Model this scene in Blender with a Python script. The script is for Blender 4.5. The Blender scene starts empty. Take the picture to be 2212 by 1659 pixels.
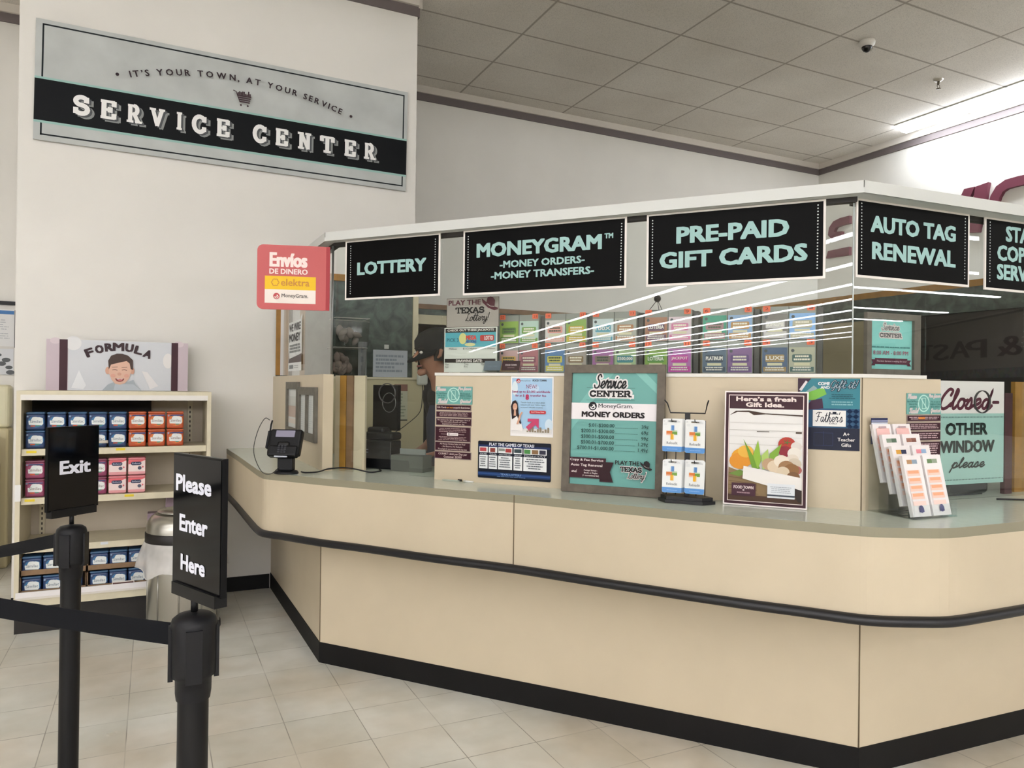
import bpy, bmesh, math, random
from mathutils import Vector, Matrix, Euler
SC = bpy.context.scene
COL = SC.collection
random.seed(7)
R = math.radians

# ---------------------------------------------------------------- camera
CAM_H = 1.47
cd = bpy.data.cameras.new('camera')
cd.sensor_fit = 'HORIZONTAL'; cd.sensor_width = 36.0
cd.lens = 36.0 * 1600.0 / 2212.0
cd.clip_start = 0.05; cd.clip_end = 200
cam = bpy.data.objects.new('camera', cd); COL.objects.link(cam)
YAW, PITCH, ROLL = R(25.877), R(0.2328), 0.0120
cam.matrix_world = (Matrix.Translation((0, 0, CAM_H)) @ Matrix.Rotation(-YAW, 4, 'Z')
                    @ Matrix.Rotation(R(90) + PITCH, 4, 'X') @ Matrix.Rotation(ROLL, 4, 'Z'))
SC.camera = cam

# ---------------------------------------------------------------- world and exposure
w = bpy.data.worlds.new('world'); SC.world = w; w.use_nodes = True
w.node_tree.nodes['Background'].inputs[0].default_value = (1.0, 0.95, 0.88, 1)
w.node_tree.nodes['Background'].inputs[1].default_value = 0.0
SC.view_settings.view_transform = 'Standard'
SC.view_settings.look = 'None'
SC.view_settings.gamma = 1.0
SC.view_settings.use_curve_mapping = False
SC.view_settings.exposure = 0.0
TUBE_POWER = 26.5        # emission of the fluorescent tubes in the store rows
WALL_TUBE_POWER = 26.0    # the fixtures along the right wall

# ---------------------------------------------------------------- materials
def lin(c):
    c = c / 255.0
    return c / 12.92 if c <= 0.04045 else ((c + 0.055) / 1.055) ** 2.4
def rgb(hx):
    hx = hx.lstrip('#')
    return tuple(lin(int(hx[i:i + 2], 16)) for i in (0, 2, 4)) + (1.0,)
_m = {}
def P(hx, rough=0.5, metal=0.0, spec=0.5, noise=0.0, scale=30.0, bump=0.0):
    """a principled material in one colour with a fine procedural mottle"""
    k = (hx, rough, metal, spec, noise, scale, bump)
    if k in _m: return _m[k]
    m = bpy.data.materials.new('mat_' + hx.strip('#')); m.use_nodes = True
    nt = m.node_tree; b = nt.nodes['Principled BSDF']
    b.inputs['Base Color'].default_value = rgb(hx)
    b.inputs['Roughness'].default_value = rough
    b.inputs['Metallic'].default_value = metal
    b.inputs['Specular IOR Level'].default_value = spec
    if noise > 0 or bump > 0:
        tc = nt.nodes.new('ShaderNodeTexCoord')
        n = nt.nodes.new('ShaderNodeTexNoise'); n.inputs['Scale'].default_value = scale
        n.inputs['Detail'].default_value = 5
        nt.links.new(tc.outputs['Object'], n.inputs['Vector'])
        if noise > 0:
            mx = nt.nodes.new('ShaderNodeMixRGB'); mx.blend_type = 'MULTIPLY'
            rp = nt.nodes.new('ShaderNodeValToRGB')
            rp.color_ramp.elements[0].position = 0.3; rp.color_ramp.elements[1].position = 0.7
            v = 1.0 - noise
            rp.color_ramp.elements[0].color = (v, v, v, 1); rp.color_ramp.elements[1].color = (1, 1, 1, 1)
            mx.inputs[0].default_value = 1.0; mx.inputs[1].default_value = rgb(hx)
            nt.links.new(n.outputs['Fac'], rp.inputs[0]); nt.links.new(rp.outputs[0], mx.inputs[2])
            nt.links.new(mx.outputs[0], b.inputs['Base Color'])
        if bump > 0:
            bp = nt.nodes.new('ShaderNodeBump'); bp.inputs['Strength'].default_value = bump
            bp.inputs['Distance'].default_value = 0.01
            nt.links.new(n.outputs['Fac'], bp.inputs['Height']); nt.links.new(bp.outputs[0], b.inputs['Normal'])
    _m[k] = m
    return m
def EM(hx, power):
    k = ('em', hx, power)
    if k in _m: return _m[k]
    m = bpy.data.materials.new('lit_' + hx.strip('#')); m.use_nodes = True
    b = m.node_tree.nodes['Principled BSDF']
    b.inputs['Base Color'].default_value = rgb(hx)
    b.inputs['Emission Color'].default_value = rgb(hx)
    b.inputs['Emission Strength'].default_value = power
    _m[k] = m
    return m
def glass_mat(name, tint=(0.97, 0.99, 0.98, 1), f0=1.45, rough=0.0):
    m = bpy.data.materials.new(name); m.use_nodes = True
    nt = m.node_tree; nt.nodes.clear()
    o = nt.nodes.new('ShaderNodeOutputMaterial'); mx = nt.nodes.new('ShaderNodeMixShader')
    t = nt.nodes.new('ShaderNodeBsdfTransparent'); t.inputs[0].default_value = tint
    g = nt.nodes.new('ShaderNodeBsdfGlossy'); g.inputs['Roughness'].default_value = rough
    g.inputs[0].default_value = (1, 1, 1, 1)
    f = nt.nodes.new('ShaderNodeFresnel'); f.inputs[0].default_value = f0
    geo = nt.nodes.new('ShaderNodeNewGeometry')
    # the fresnel factor of a thin pane counted from both of its sides alike
    inv = nt.nodes.new('ShaderNodeVectorMath'); inv.operation = 'SCALE'
    sg = nt.nodes.new('ShaderNodeMath'); sg.operation = 'MULTIPLY_ADD'
    sg.inputs[1].default_value = 0.0; sg.inputs[2].default_value = 1.0
    nt.links.new(f.outputs[0], mx.inputs[0]); nt.links.new(t.outputs[0], mx.inputs[1]); nt.links.new(g.outputs[0], mx.inputs[2])
    lw = nt.nodes.new('ShaderNodeLayerWeight')
    pw = nt.nodes.new('ShaderNodeMath'); pw.operation = 'POWER'; pw.inputs[1].default_value = 5.0
    ma = nt.nodes.new('ShaderNodeMath'); ma.operation = 'MULTIPLY_ADD'
    r0 = ((f0 - 1) / (f0 + 1)) ** 2
    ma.inputs[1].default_value = 1 - r0; ma.inputs[2].default_value = r0
    lw.inputs[0].default_value = 0.5
    nt.links.new(lw.outputs['Facing'], pw.inputs[0]); nt.links.new(pw.outputs[0], ma.inputs[0]); nt.links.new(ma.outputs[0], mx.inputs[0])
    for x in (f, geo, inv, sg): nt.nodes.remove(x)
    nt.links.new(mx.outputs[0], o.inputs[0])
    return m

# ---------------------------------------------------------------- mesh builder
class MB:
    """collects shapes in several materials and links them as ONE mesh object"""
    def __init__(s): s.v, s.f, s.mi, s.sm, s.mats = [], [], [], [], []
    def m(s, mat):
        if mat not in s.mats: s.mats.append(mat)
        return s.mats.index(mat)
    def add(s, vs, fs, mat, smooth=False):
        b = len(s.v); i = s.m(mat)
        s.v.extend([tuple(v) for v in vs])
        for f in fs:
            s.f.append([b + k for k in f]); s.mi.append(i); s.sm.append(smooth)
        return s
    def box(s, x0, y0, z0, x1, y1, z1, mat, M=None):
        vs = [Vector(p) for p in ((x0, y0, z0), (x1, y0, z0), (x1, y1, z0), (x0, y1, z0), (x0, y0, z1), (x1, y0, z1), (x1, y1, z1), (x0, y1, z1))]
        if M is not None: vs = [M @ v for v in vs]
        return s.add(vs, [(0, 3, 2, 1), (4, 5, 6, 7), (0, 1, 5, 4), (1, 2, 6, 5), (2, 3, 7, 6), (3, 0, 4, 7)], mat)
    def bbox(s, x0, y0, z0, x1, y1, z1, mat, r=0.004, seg=2):
        """box with rounded edges"""
        bm = bmesh.new()
        bmesh.ops.create_cube(bm, size=1.0)
        for v in bm.verts:
            v.co = Vector(((x0 + x1) / 2 + v.co.x * (x1 - x0), (y0 + y1) / 2 + v.co.y * (y1 - y0), (z0 + z1) / 2 + v.co.z * (z1 - z0)))
        bmesh.ops.bevel(bm, geom=list(bm.edges), offset=r, segments=seg, profile=0.5, affect='EDGES')
        bm.verts.index_update()
        s.add([v.co for v in bm.verts], [[v.index for v in f.verts] for f in bm.faces], mat, False)
        bm.free(); return s
    def prism(s, pts, z0, z1, mat, caps=True, M=None, side=None):
        """extrude a plan outline (x,y) from z0 to z1"""
        n = len(pts)
        vs = [Vector((p[0], p[1], z0)) for p in pts] + [Vector((p[0], p[1], z1)) for p in pts]
        if M is not None: vs = [M @ v for v in vs]
        s.add(vs, [(i, (i + 1) % n, n + (i + 1) % n, n + i) for i in range(n)], side or mat)
        if caps: s.add(vs, [tuple(range(n - 1, -1, -1)), tuple(range(n, 2 * n))], mat)
        return s
    def tube(s, pts, r, mat, n=8, cap=True, ry=None):
        pts = [Vector(p) for p in pts]; vs = []; fs = []
        up = Vector((0, 0, 1)); prev = None
        for i, p in enumerate(pts):
            d = (pts[min(i + 1, len(pts) - 1)] - pts[max(i - 1, 0)]).normalized()
            a = prev if prev is not None else (up if abs(d.z) < .95 else Vector((1, 0, 0)))
            x = (a - d * a.dot(d)).normalized(); y = d.cross(x); prev = x
            rr = r[i] if isinstance(r, (list, tuple)) else r
            for k in range(n):
                t = 2 * math.pi * k / n
                vs.append(p + x * math.cos(t) * rr + y * math.sin(t) * (ry if ry else rr))
        for i in range(len(pts) - 1):
            for k in range(n):
                fs.append((i * n + k, i * n + (k + 1) % n, (i + 1) * n + (k + 1) % n, (i + 1) * n + k))
        if cap: fs += [tuple(range(n - 1, -1, -1)), tuple((len(pts) - 1) * n + k for k in range(n))]
        return s.add(vs, fs, mat, True)
    def lathe(s, prof, mat, n=24, c=(0, 0, 0), axis=None, sx=1.0, sy=1.0, caps=True):
        vs = []; fs = []
        for (r, z) in prof:
            for k in range(n):
                t = 2 * math.pi * k / n
                vs.append(Vector((c[0] + r * math.cos(t) * sx, c[1] + r * math.sin(t) * sy, c[2] + z)))
        if axis is not None: vs = [axis @ v for v in vs]
        for i in range(len(prof) - 1):
            for k in range(n):
                fs.append((i * n + k, i * n + (k + 1) % n, (i + 1) * n + (k + 1) % n, (i + 1) * n + k))
        s.add(vs, fs, mat, True)
        if caps:
            m_ = len(prof) - 1
            if prof[0][0] > 1e-5: s.add(vs[:n], [tuple(range(n - 1, -1, -1))], mat)
            if prof[-1][0] > 1e-5: s.add(vs[m_ * n:], [tuple(range(n))], mat)
        return s
    def build(s, name, parent=None, M=None):
        me = bpy.data.meshes.new(name)
        me.from_pydata(s.v, [], s.f)
        for m in s.mats: me.materials.append(m)
        me.polygons.foreach_set('material_index', s.mi)
        me.polygons.foreach_set('use_smooth', s.sm)
        me.update()
        o = bpy.data.objects.new(name, me); COL.objects.link(o)
        if parent is not None: o.parent = parent
        if M is not None: o.matrix_local = M
        return o
def thing(name, label, cat, M=None, group=None):
    o = bpy.data.objects.new(name, None); COL.objects.link(o)
    o.empty_display_size = 0.1
    if M is not None: o.matrix_world = M
    return tag(o, label, cat, group)
def tag(o, label, cat, group=None):
    o['label'] = label; o['category'] = cat
    if group: o['group'] = group
    return o
def struct(o): o['kind'] = 'structure'; return o
def dup(root, M, label, group=None):
    """a copy of a thing with copies of its parts and sub-parts"""
    r = root.copy(); COL.objects.link(r); r.matrix_world = M; r['label'] = label
    if group: r['group'] = group
    for ch in list(root.children):
        c = ch.copy(); COL.objects.link(c); c.parent = r
        for g in list(ch.children):
            d = g.copy(); COL.objects.link(d); d.parent = c
    return r
def frame(o, right, up=(0, 0, 1)):
    """local x right, y up, z out of the surface"""
    r = Vector(right).normalized(); u = Vector(up).normalized(); z = r.cross(u).normalized(); u = z.cross(r)
    M = Matrix(((r.x, u.x, z.x, o[0]), (r.y, u.y, z.y, o[1]), (r.z, u.z, z.z, o[2]), (0, 0, 0, 1)))
    return M

# ---------------------------------------------------------------- the plan of the booth (metres)
C0 = Vector((.785, 5.583)); C1 = Vector((.814, 3.975)); C2 = Vector((2.445, 1.967)); C3 = Vector((5.4, 1.79))
DA = (C2 - C1).normalized(); NA = Vector((DA.y, -DA.x))
DR = (C3 - C2).normalized(); NR = Vector((DR.y, -DR.x))
DL = (C1 - C0).normalized(); NL = Vector((DL.y, -DL.x))
def pA(s, o=0.0, z=0.0): q = C1 + DA * s - NA * o; return Vector((q.x, q.y, z))
def pR(s, o=0.0, z=0.0): q = C2 + DR * s - NR * o; return Vector((q.x, q.y, z))
def pL(s, o=0.0, z=0.0): q = C1 - DL * s - NL * o; return Vector((q.x, q.y, z))
def fA(s, z, o=0.0): return frame(pA(s, o, z), (DA.x, DA.y, 0))
def fR(s, z, o=0.0): return frame(pR(s, o, z), (DR.x, DR.y, 0))
def fL(s, z, o=0.0): return frame(pL(s, o, z), (DL.x, DL.y, 0))
YW = 5.583
def fW(x, z, y=YW): return frame((x, y, z), (1, 0, 0))
CT = 1.012      # counter top height
RT = 1.522      # riser top height
# ---------------------------------------------------------------- lettering
_gl = {}
def glyphs(body, bold=0):
    k = body
    if k in _gl: return _gl[k]
    cu = bpy.data.curves.new('lettering', 'FONT'); cu.body = body; cu.resolution_u = 2
    ob = bpy.data.objects.new('lettering', cu)
    me = bpy.data.meshes.new_from_object(ob)
    vs = [(v.co.x, v.co.y) for v in me.vertices]; fs = [tuple(p.vertices) for p in me.polygons]
    bpy.data.objects.remove(ob); bpy.data.curves.remove(cu); bpy.data.meshes.remove(me)
    if not vs: vs = [(0, 0)]; fs = []
    bb = (min(v[0] for v in vs), min(v[1] for v in vs), max(v[0] for v in vs), max(v[1] for v in vs))
    _gl[k] = (vs, fs, bb)
    return _gl[k]
def arc(cx, cy, rx, ry, a0, a1, n=12):
    return [(cx + rx * math.cos(R(a0 + (a1 - a0) * i / n)), cy + ry * math.sin(R(a0 + (a1 - a0) * i / n))) for i in range(n + 1)]
# slab capitals and a brush script drawn as strokes: glyph -> (advance, strokes, serif points)
SLAB = {
 'A': (.98, [[(.1, 0), (.48, 1)], [(.48, 1), (.86, 0)], [(.24, .33), (.72, .33)]], [(.1, 0), (.86, 0)]),
 'C': (.86, [arc(.46, .5, .36, .5, 48, 312, 14), [(.74, .98), (.74, .7)], [(.74, .3), (.74, .1)]], []),
 'E': (.84, [[(.2, 0), (.2, 1)], [(.08, 1), (.72, 1)], [(.2, .5), (.52, .5)], [(.08, 0), (.72, 0)], [(.72, 1), (.72, .76)], [(.72, 0), (.72, .24)], [(.52, .38), (.52, .62)]], []),
 'F': (.8, [[(.2, 0), (.2, 1)], [(.08, 1), (.7, 1)], [(.2, .5), (.52, .5)], [(.7, 1), (.7, .76)], [(.52, .38), (.52, .62)]], [(.2, 0)]),
 'I': (.46, [[(.23, 0), (.23, 1)]], [(.23, 0), (.23, 1)]),
 'L': (.8, [[(.2, 0), (.2, 1)], [(.08, 0), (.7, 0)], [(.7, 0), (.7, .28)]], [(.2, 1)]),
 'M': (1.2, [[(.2, 0), (.2, 1)], [(.2, 1), (.6, .15)], [(.6, .15), (1.0, 1)], [(1.0, 1), (1.0, 0)]], [(.2, 0), (1.0, 0), (.14, 1), (1.06, 1)]),
 'N': (1.0, [[(.2, 0), (.2, 1)], [(.2, 1), (.8, 0)], [(.8, 0), (.8, 1)]], [(.2, 0), (.8, 1), (.16, 1)]),
 'O': (.96, [arc(.48, .5, .38, .5, 0, 360, 20)], []),
 'R': (.94, [[(.2, 0), (.2, 1)], [(.08, 1), (.5, 1)], arc(.5, .74, .24, .26, 90, -90, 8), [(.5, .48), (.2, .48)], [(.5, .48), (.82, 0)]], [(.2, 0), (.84, 0)]),
 'S': (.82, [arc(.42, .76, .3, .24, 40, 180, 8) + arc(.42, .76, .3, .24, 180, 270, 5)[1:] + arc(.42, .26, .32, .26, 90, -90, 8)[1:] + arc(.42, .26, .32, .26, -90, -150, 5)[1:], [(.68, .98), (.68, .72)], [(.13, .02), (.13, .3)]], []),
 'T': (.86, [[(.43, 0), (.43, 1)], [(.06, 1), (.8, 1)], [(.06, 1), (.06, .74)], [(.8, 1), (.8, .74)]], [(.43, 0)]),
 'U': (.98, [[(.2, 1), (.2, .35)], arc(.49, .35, .29, .35, 180, 360, 10), [(.78, .35), (.78, 1)]], [(.2, 1), (.78, 1)]),
 'V': (.96, [[(.1, 1), (.48, 0)], [(.48, 0), (.86, 1)]], [(.1, 1), (.86, 1)]),
 'X': (.96, [[(.12, 0), (.84, 1)], [(.12, 1), (.84, 0)]], [(.12, 0), (.84, 0), (.12, 1), (.84, 1)]),
 ' ': (.6, [], []),
}
SCRIPT = {
 'S': (.66, [[(.62, .82), (.5, .98), (.32, .9), (.3, .68), (.48, .5), (.54, .25), (.4, .03), (.16, .04), (.06, .22)]]),
 'e': (.44, [[(.0, .14), (.2, .22), (.36, .36), (.3, .51), (.14, .44), (.08, .18), (.2, .01), (.34, .05), (.46, .2)]]),
 'r': (.44, [[(0, .15), (.14, .56), (.2, .45), (.36, .48), (.28, .2), (.34, .02), (.46, .16)]]),
 'v': (.46, [[(0, .44), (.08, .52), (.14, .3), (.2, .01), (.36, .25), (.38, .5), (.48, .42)]]),
 'i': (.32, [[(0, .15), (.14, .5), (.1, .15), (.18, 0), (.34, .16)], [(.17, .74), (.2, .78)]]),
 'c': (.42, [[(.36, .4), (.26, .52), (.1, .4), (.06, .15), (.18, 0), (.32, .05), (.44, .2)]]),
 'L': (.66, [[(.5, .86), (.42, 1), (.3, .8), (.22, .3), (.06, .04), (.16, .1), (.4, .02), (.6, .03), (.7, .18)]]),
 'o': (.48, [[(.3, .5), (.14, .48), (.06, .25), (.15, .02), (.3, .05), (.38, .3), (.3, .5), (.42, .42), (.52, .46)]]),
 't': (.36, [[(0, .15), (.14, .5), (.24, .95), (.14, .3), (.15, .05), (.25, 0), (.38, .16)], [(.04, .64), (.36, .66)]]),
 'y': (.48, [[(0, .44), (.08, .52), (.1, .2), (.18, .02), (.3, .1), (.42, .5), (.32, -.15), (.15, -.4), (.04, -.25), (.25, -.02), (.5, .18)]]),
 '!': (.3, [[(.24, 1), (.12, .32)], [(.07, .03), (.08, .06)]]),
 'C': (.62, [[(.54, .7), (.6, .94), (.4, 1), (.16, .62), (.1, .2), (.25, 0), (.45, .06), (.62, .26)]]),
 'l': (.32, [[(0, .15), (.2, .6), (.28, .92), (.2, .99), (.13, .6), (.12, .15), (.2, 0), (.34, .16)]]),
 's': (.38, [[(0, .12), (.2, .54), (.28, .28), (.22, .02), (.04, .04)], [(.22, .02), (.4, .16)]]),
 'd': (.56, [[(.35, .42), (.22, .5), (.08, .35), (.08, .1), (.2, 0), (.32, .2), (.46, 1), (.36, .3), (.36, .05), (.45, 0), (.58, .16)]]),
 'p': (.46, [[(0, .2), (.14, .5), (-.02, -.42)], [(.08, .3), (.24, .52), (.36, .4), (.3, .08), (.15, .0), (.08, .1)], [(.28, .04), (.48, .18)]]),
 'a': (.52, [[(.35, .42), (.22, .5), (.08, .35), (.08, .1), (.2, 0), (.32, .2), (.38, .5), (.34, .1), (.42, 0), (.54, .16)]]),
 'F': (.62, [[(.06, .8), (.28, .98), (.72, .96)], [(.42, .96), (.32, .4), (.2, .04), (.04, .1)], [(.2, .54), (.52, .56)]]),
 'h': (.48, [[(0, .15), (.2, .6), (.28, .92), (.2, .99), (.12, .5), (.06, 0)], [(.08, .2), (.22, .5), (.32, .42), (.3, .1), (.38, 0), (.5, .16)]]),
 'G': (.64, [[(.6, .8), (.45, 1), (.2, .8), (.1, .3), (.25, 0), (.5, .15), (.58, .5)], [(.58, .5), (.5, -.2), (.3, -.35)]]),
 'f': (.38, [[(0, .15), (.2, .5), (.32, .92), (.22, .95), (.15, .4), (.08, -.35), (.16, -.3), (.24, .1), (.38, .2)]]),
 'M': (.72, [[(0, 0), (.16, .9), (.25, .98), (.3, .3), (.5, .98), (.56, .9), (.5, .1), (.6, 0), (.72, .16)]]),
 'n': (.48, [[(0, .46), (.08, .5), (.05, 0)], [(.06, .25), (.2, .5), (.3, .42), (.28, .1), (.36, 0), (.48, .16)]]),
 'P': (.6, [[(.1, .8), (.3, .96), (.56, .85), (.5, .55), (.24, .5)], [(.32, .9), (.24, .4), (.14, .02)]]),
 'T': (.6, [[(.08, .84), (.3, .98), (.66, .95)], [(.4, .96), (.3, .4), (.2, .02), (.06, .08)]]),
 'k': (.46, [[(0, .15), (.2, .6), (.28, .92), (.2, .99), (.12, .5), (.06, 0)], [(.08, .25), (.28, .48), (.3, .32), (.12, .25), (.3, .04), (.46, .16)]]),
 "'": (.16, [[(.12, 1), (.06, .8)]]),
 '-': (.4, [[(.06, .34), (.34, .34)]]),
 ' ': (.32, []),
}
def catmull(p, sub=5):
    if len(p) < 3: return p
    out = []
    for i in range(len(p) - 1):
        a = p[max(i - 1, 0)]; b = p[i]; c = p[i + 1]; d = p[min(i + 2, len(p) - 1)]
        for k in range(sub):
            t = k / sub
            out.append(tuple(.5 * ((2 * b[j]) + (-a[j] + c[j]) * t + (2 * a[j] - 5 * b[j] + 4 * c[j] - d[j]) * t * t + (-a[j] + 3 * b[j] - 3 * c[j] + d[j]) * t ** 3) for j in (0, 1)))
    return out + [p[-1]]
def stroke_text(body, font, wd, slant=0.0, track=0.0, serif=.17):
    """polylines of a word set in one of the drawn alphabets, height 1"""
    x = 0; out = []
    for ch in body:
        g = font[ch]
        for st in g[1]:
            p = st if font is SLAB else catmull(st)
            out.append([(x + a + b * slant, b) for a, b in p])
        if font is SLAB:
            for (a, b) in g[2]: out.append([(x + a - serif, b), (x + a + serif, b)])
        x += g[0] + track
    return out

# ---------------------------------------------------------------- flat printed boards
class Art(MB):
    """a board of real thickness with its print laid on in thin layers; drawn in plane coordinates"""
    def __init__(s, x0, y0, x1, y1, hx, thick=.006, rough=.45, edge=None, noise=0.0, radius=0, face=True, nscale=30.0, spec=.25):
        super().__init__()
        s.spec = spec; s.ox, s.oy = x0, y0; s.t = thick; s.z = thick; s.rough = rough; s.x1, s.y1 = x1, y1
        if face:
            if radius: pts = s.rr(0, 0, x1 - x0, y1 - y0, radius)
            else: pts = [(0, 0), (x1 - x0, 0), (x1 - x0, y1 - y0), (0, y1 - y0)]
            s.prism(pts, 0, thick, P(hx, rough, noise=noise, scale=nscale, spec=spec), side=P(edge or hx, rough, spec=.25))
    def print_glyphs(s, out, fs, hx, d):
        """lay a set of glyphs down; a bold face is the same glyphs laid again a hair to each side"""
        if d <= 0: sh = [(0, 0)]
        elif d < .0006: sh = [(-d, 0), (d, 0), (0, d * .5), (0, -d * .5)]
        else: sh = [(-d, -d * .6), (-d, d * .6), (d, d * .6), (d, -d * .6), (-d, 0), (d, 0), (0, d * .7), (0, -d * .7), (0, 0)]
        m = P(hx, s.rough, spec=s.spec)
        for (a, b) in sh:
            s.z += .00002
            s.add([(p[0] + a, p[1] + b, s.z) for p in out], fs, m)
        return s
    def rr(s, x0, y0, x1, y1, r, n=5):
        return (arc(x1 - r, y0 + r, r, r, -90, 0, n) + arc(x1 - r, y1 - r, r, r, 0, 90, n) + arc(x0 + r, y1 - r, r, r, 90, 180, n) + arc(x0 + r, y0 + r, r, r, 180, 270, n))
    def up(s): s.z += .00025
    def poly(s, pts, hx, rough=None, up=True, mat=None):
        if up: s.up()
        vs = [(a - s.ox, b - s.oy, s.z) for a, b in pts]
        ar = sum(vs[i][0] * vs[(i + 1) % len(vs)][1] - vs[(i + 1) % len(vs)][0] * vs[i][1] for i in range(len(vs)))
        if ar < 0: vs.reverse()
        s.add(vs, [tuple(range(len(vs)))], mat or P(hx, s.rough if rough is None else rough, spec=s.spec)); return s
    def rect(s, x0, y0, x1, y1, hx, rough=None, up=True, mat=None): return s.poly([(x0, y0), (x1, y0), (x1, y1), (x0, y1)], hx, rough, up, mat)
    def rrect(s, x0, y0, x1, y1, r, hx): 
        return s.poly(s.rr(x0, y0, x1, y1, r), hx)
    def ell(s, cx, cy, rx, ry, hx, n=18, a0=0, a1=360, up=True):
        p = arc(cx, cy, rx, ry, a0, a1, n)
        return s.poly(p[:-1] if abs(a1 - a0) >= 360 else p, hx, up=up)
    def border(s, x0, y0, x1, y1, wd, hx):
        s.rect(x0, y0, x1, y0 + wd, hx); s.rect(x0, y1 - wd, x1, y1, hx, up=False)
        s.rect(x0, y0, x0 + wd, y1, hx, up=False); s.rect(x1 - wd, y0, x1, y1, hx, up=False); return s
    def ring(s, cx, cy, rx, ry, wd, hx, a0=0, a1=360, n=24):
        s.up(); o = arc(cx, cy, rx, ry, a0, a1, n); i = arc(cx, cy, rx - wd, ry - wd, a0, a1, n)
        for k in range(n): s.poly([o[k], o[k + 1], i[k + 1], i[k]], hx, up=False)
        return s
    def line(s, pts, wd, hx, up=True, sy=1.0, cap=True):
        """one even ribbon along a polyline with rounded ends"""
        if up: s.up()
        else: s.z += .00002
        p = [pts[0]]
        for q in pts[1:]:
            if math.hypot(q[0] - p[-1][0], q[1] - p[-1][1]) > 1e-6: p.append(q)
        if len(p) < 2: return s
        la, lb = [], []
        n = len(p)
        for i in range(n):
            d0 = (p[i][0] - p[i - 1][0], p[i][1] - p[i - 1][1]) if i else (p[1][0] - p[0][0], p[1][1] - p[0][1])
            d1 = (p[i + 1][0] - p[i][0], p[i + 1][1] - p[i][1]) if i < n - 1 else d0
            l0, l1 = math.hypot(*d0), math.hypot(*d1)
            tx, ty = d0[0] / l0 + d1[0] / l1, d0[1] / l0 + d1[1] / l1; tl = math.hypot(tx, ty) or 1e-9
            tx, ty = tx / tl, ty / tl; k = wd / 2 / max(.6, tx * d1[0] / l1 + ty * d1[1] / l1)
            la.append((p[i][0] - ty * k, p[i][1] + tx * k)); lb.append((p[i][0] + ty * k, p[i][1] - tx * k))
        vs = [(a - s.ox, b - s.oy, s.z) for a, b in la + lb]
        s.add(vs, [(i, n + i, n + i + 1, i + 1) for i in range(n - 1)], P(hx, s.rough, spec=s.spec))
        if cap:
            for (q, dd) in ((p[0], (p[0][0] - p[1][0], p[0][1] - p[1][1])), (p[-1], (p[-1][0] - p[-2][0], p[-1][1] - p[-2][1]))):
                t = math.degrees(math.atan2(dd[1], dd[0])); s.poly(arc(q[0], q[1], wd / 2, wd / 2, t - 90, t + 90, 6), hx, up=False)
        return s
    def dots(s, x0, y0, x1, y1, n, d, hx):
        s.up()
        for i in range(n):
            t = i / max(n - 1, 1); cx = x0 + (x1 - x0) * t; cy = y0 + (y1 - y0) * t
            s.poly([(cx - d, cy), (cx, cy - d), (cx + d, cy), (cx, cy + d)], hx, up=False)
        return s
    def text(s, body, x0, y0, x1, y1, hx, bold=.02, shear=0.0, rot=0.0):
        """lettering fitted to the ink box x0..x1, y0..y1"""
        vs, fs, bb = glyphs(body, bold); s.up()
        d = bold * (y1 - y0) / max(bb[3] - bb[1], 1e-6) * .9
        x0 += d; x1 -= d; y0 += d * .6; y1 -= d * .6
        sx = (x1 - x0) / max(bb[2] - bb[0], 1e-6); sy = (y1 - y0) / max(bb[3] - bb[1], 1e-6)
        out = []
        c, sn = math.cos(rot), math.sin(rot); mx, my = (x0 + x1) / 2, (y0 + y1) / 2
        for a, b in vs:
            px = x0 + (a - bb[0]) * sx + (b - bb[1]) * sy * shear; py = y0 + (b - bb[1]) * sy
            if rot: px, py = mx + (px - mx) * c - (py - my) * sn, my + (px - mx) * sn + (py - my) * c
            out.append((px - s.ox, py - s.oy, s.z))
        return s.print_glyphs(out, fs, hx, d)
    def ctext(s, body, cx, y0, h, hx, bold=.02, maxw=None, ref='H'):
        """lettering centred at cx with cap height h"""
        vs, fs, bb = glyphs(body, bold); _, _, rb = glyphs(ref, bold)
        k = h / (rb[3] - rb[1]); wd = (bb[2] - bb[0]) * k
        if maxw and wd > maxw: kx = maxw / (bb[2] - bb[0])
        else: kx = k
        s.up(); wd = (bb[2] - bb[0]) * kx
        return s.print_glyphs([(cx - wd / 2 + (a - bb[0]) * kx - s.ox, y0 + (b - rb[1]) * k - s.oy) for a, b in vs], fs, hx, bold * k * .9)
    def ltext(s, body, x0, y0, h, hx, bold=.02, maxw=None, right=False):
        vs, fs, bb = glyphs(body, bold); _, _, rb = glyphs('H', bold)
        k = h / (rb[3] - rb[1]); kx = min(k, maxw / (bb[2] - bb[0])) if maxw else k
        wd = (bb[2] - bb[0]) * kx; xx = x0 - wd if right else x0
        s.up(); return s.print_glyphs([(xx + (a - bb[0]) * kx - s.ox, y0 + (b - rb[1]) * k - s.oy) for a, b in vs], fs, hx, bold * k * .9)
    def word(s, body, x0, y0, x1, y1, hx, font=SLAB, wd=.2, slant=0.0, track=0.0, serif=.17, grow=0.0, ref=None):
        """a word in a drawn alphabet fitted to a box; grow thickens it (metres) for an outline"""
        pl = stroke_text(body, font, wd, slant, track, serif)
        allp = [p for st in pl for p in st]
        bx0, bx1 = min(p[0] for p in allp) - wd / 2, max(p[0] for p in allp) + wd / 2
        by0, by1 = min(p[1] for p in allp) - wd / 2, max(p[1] for p in allp) + wd / 2
        kx = (x1 - x0) / (bx1 - bx0); ky = (y1 - y0) / (by1 - by0)
        s.up()
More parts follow.
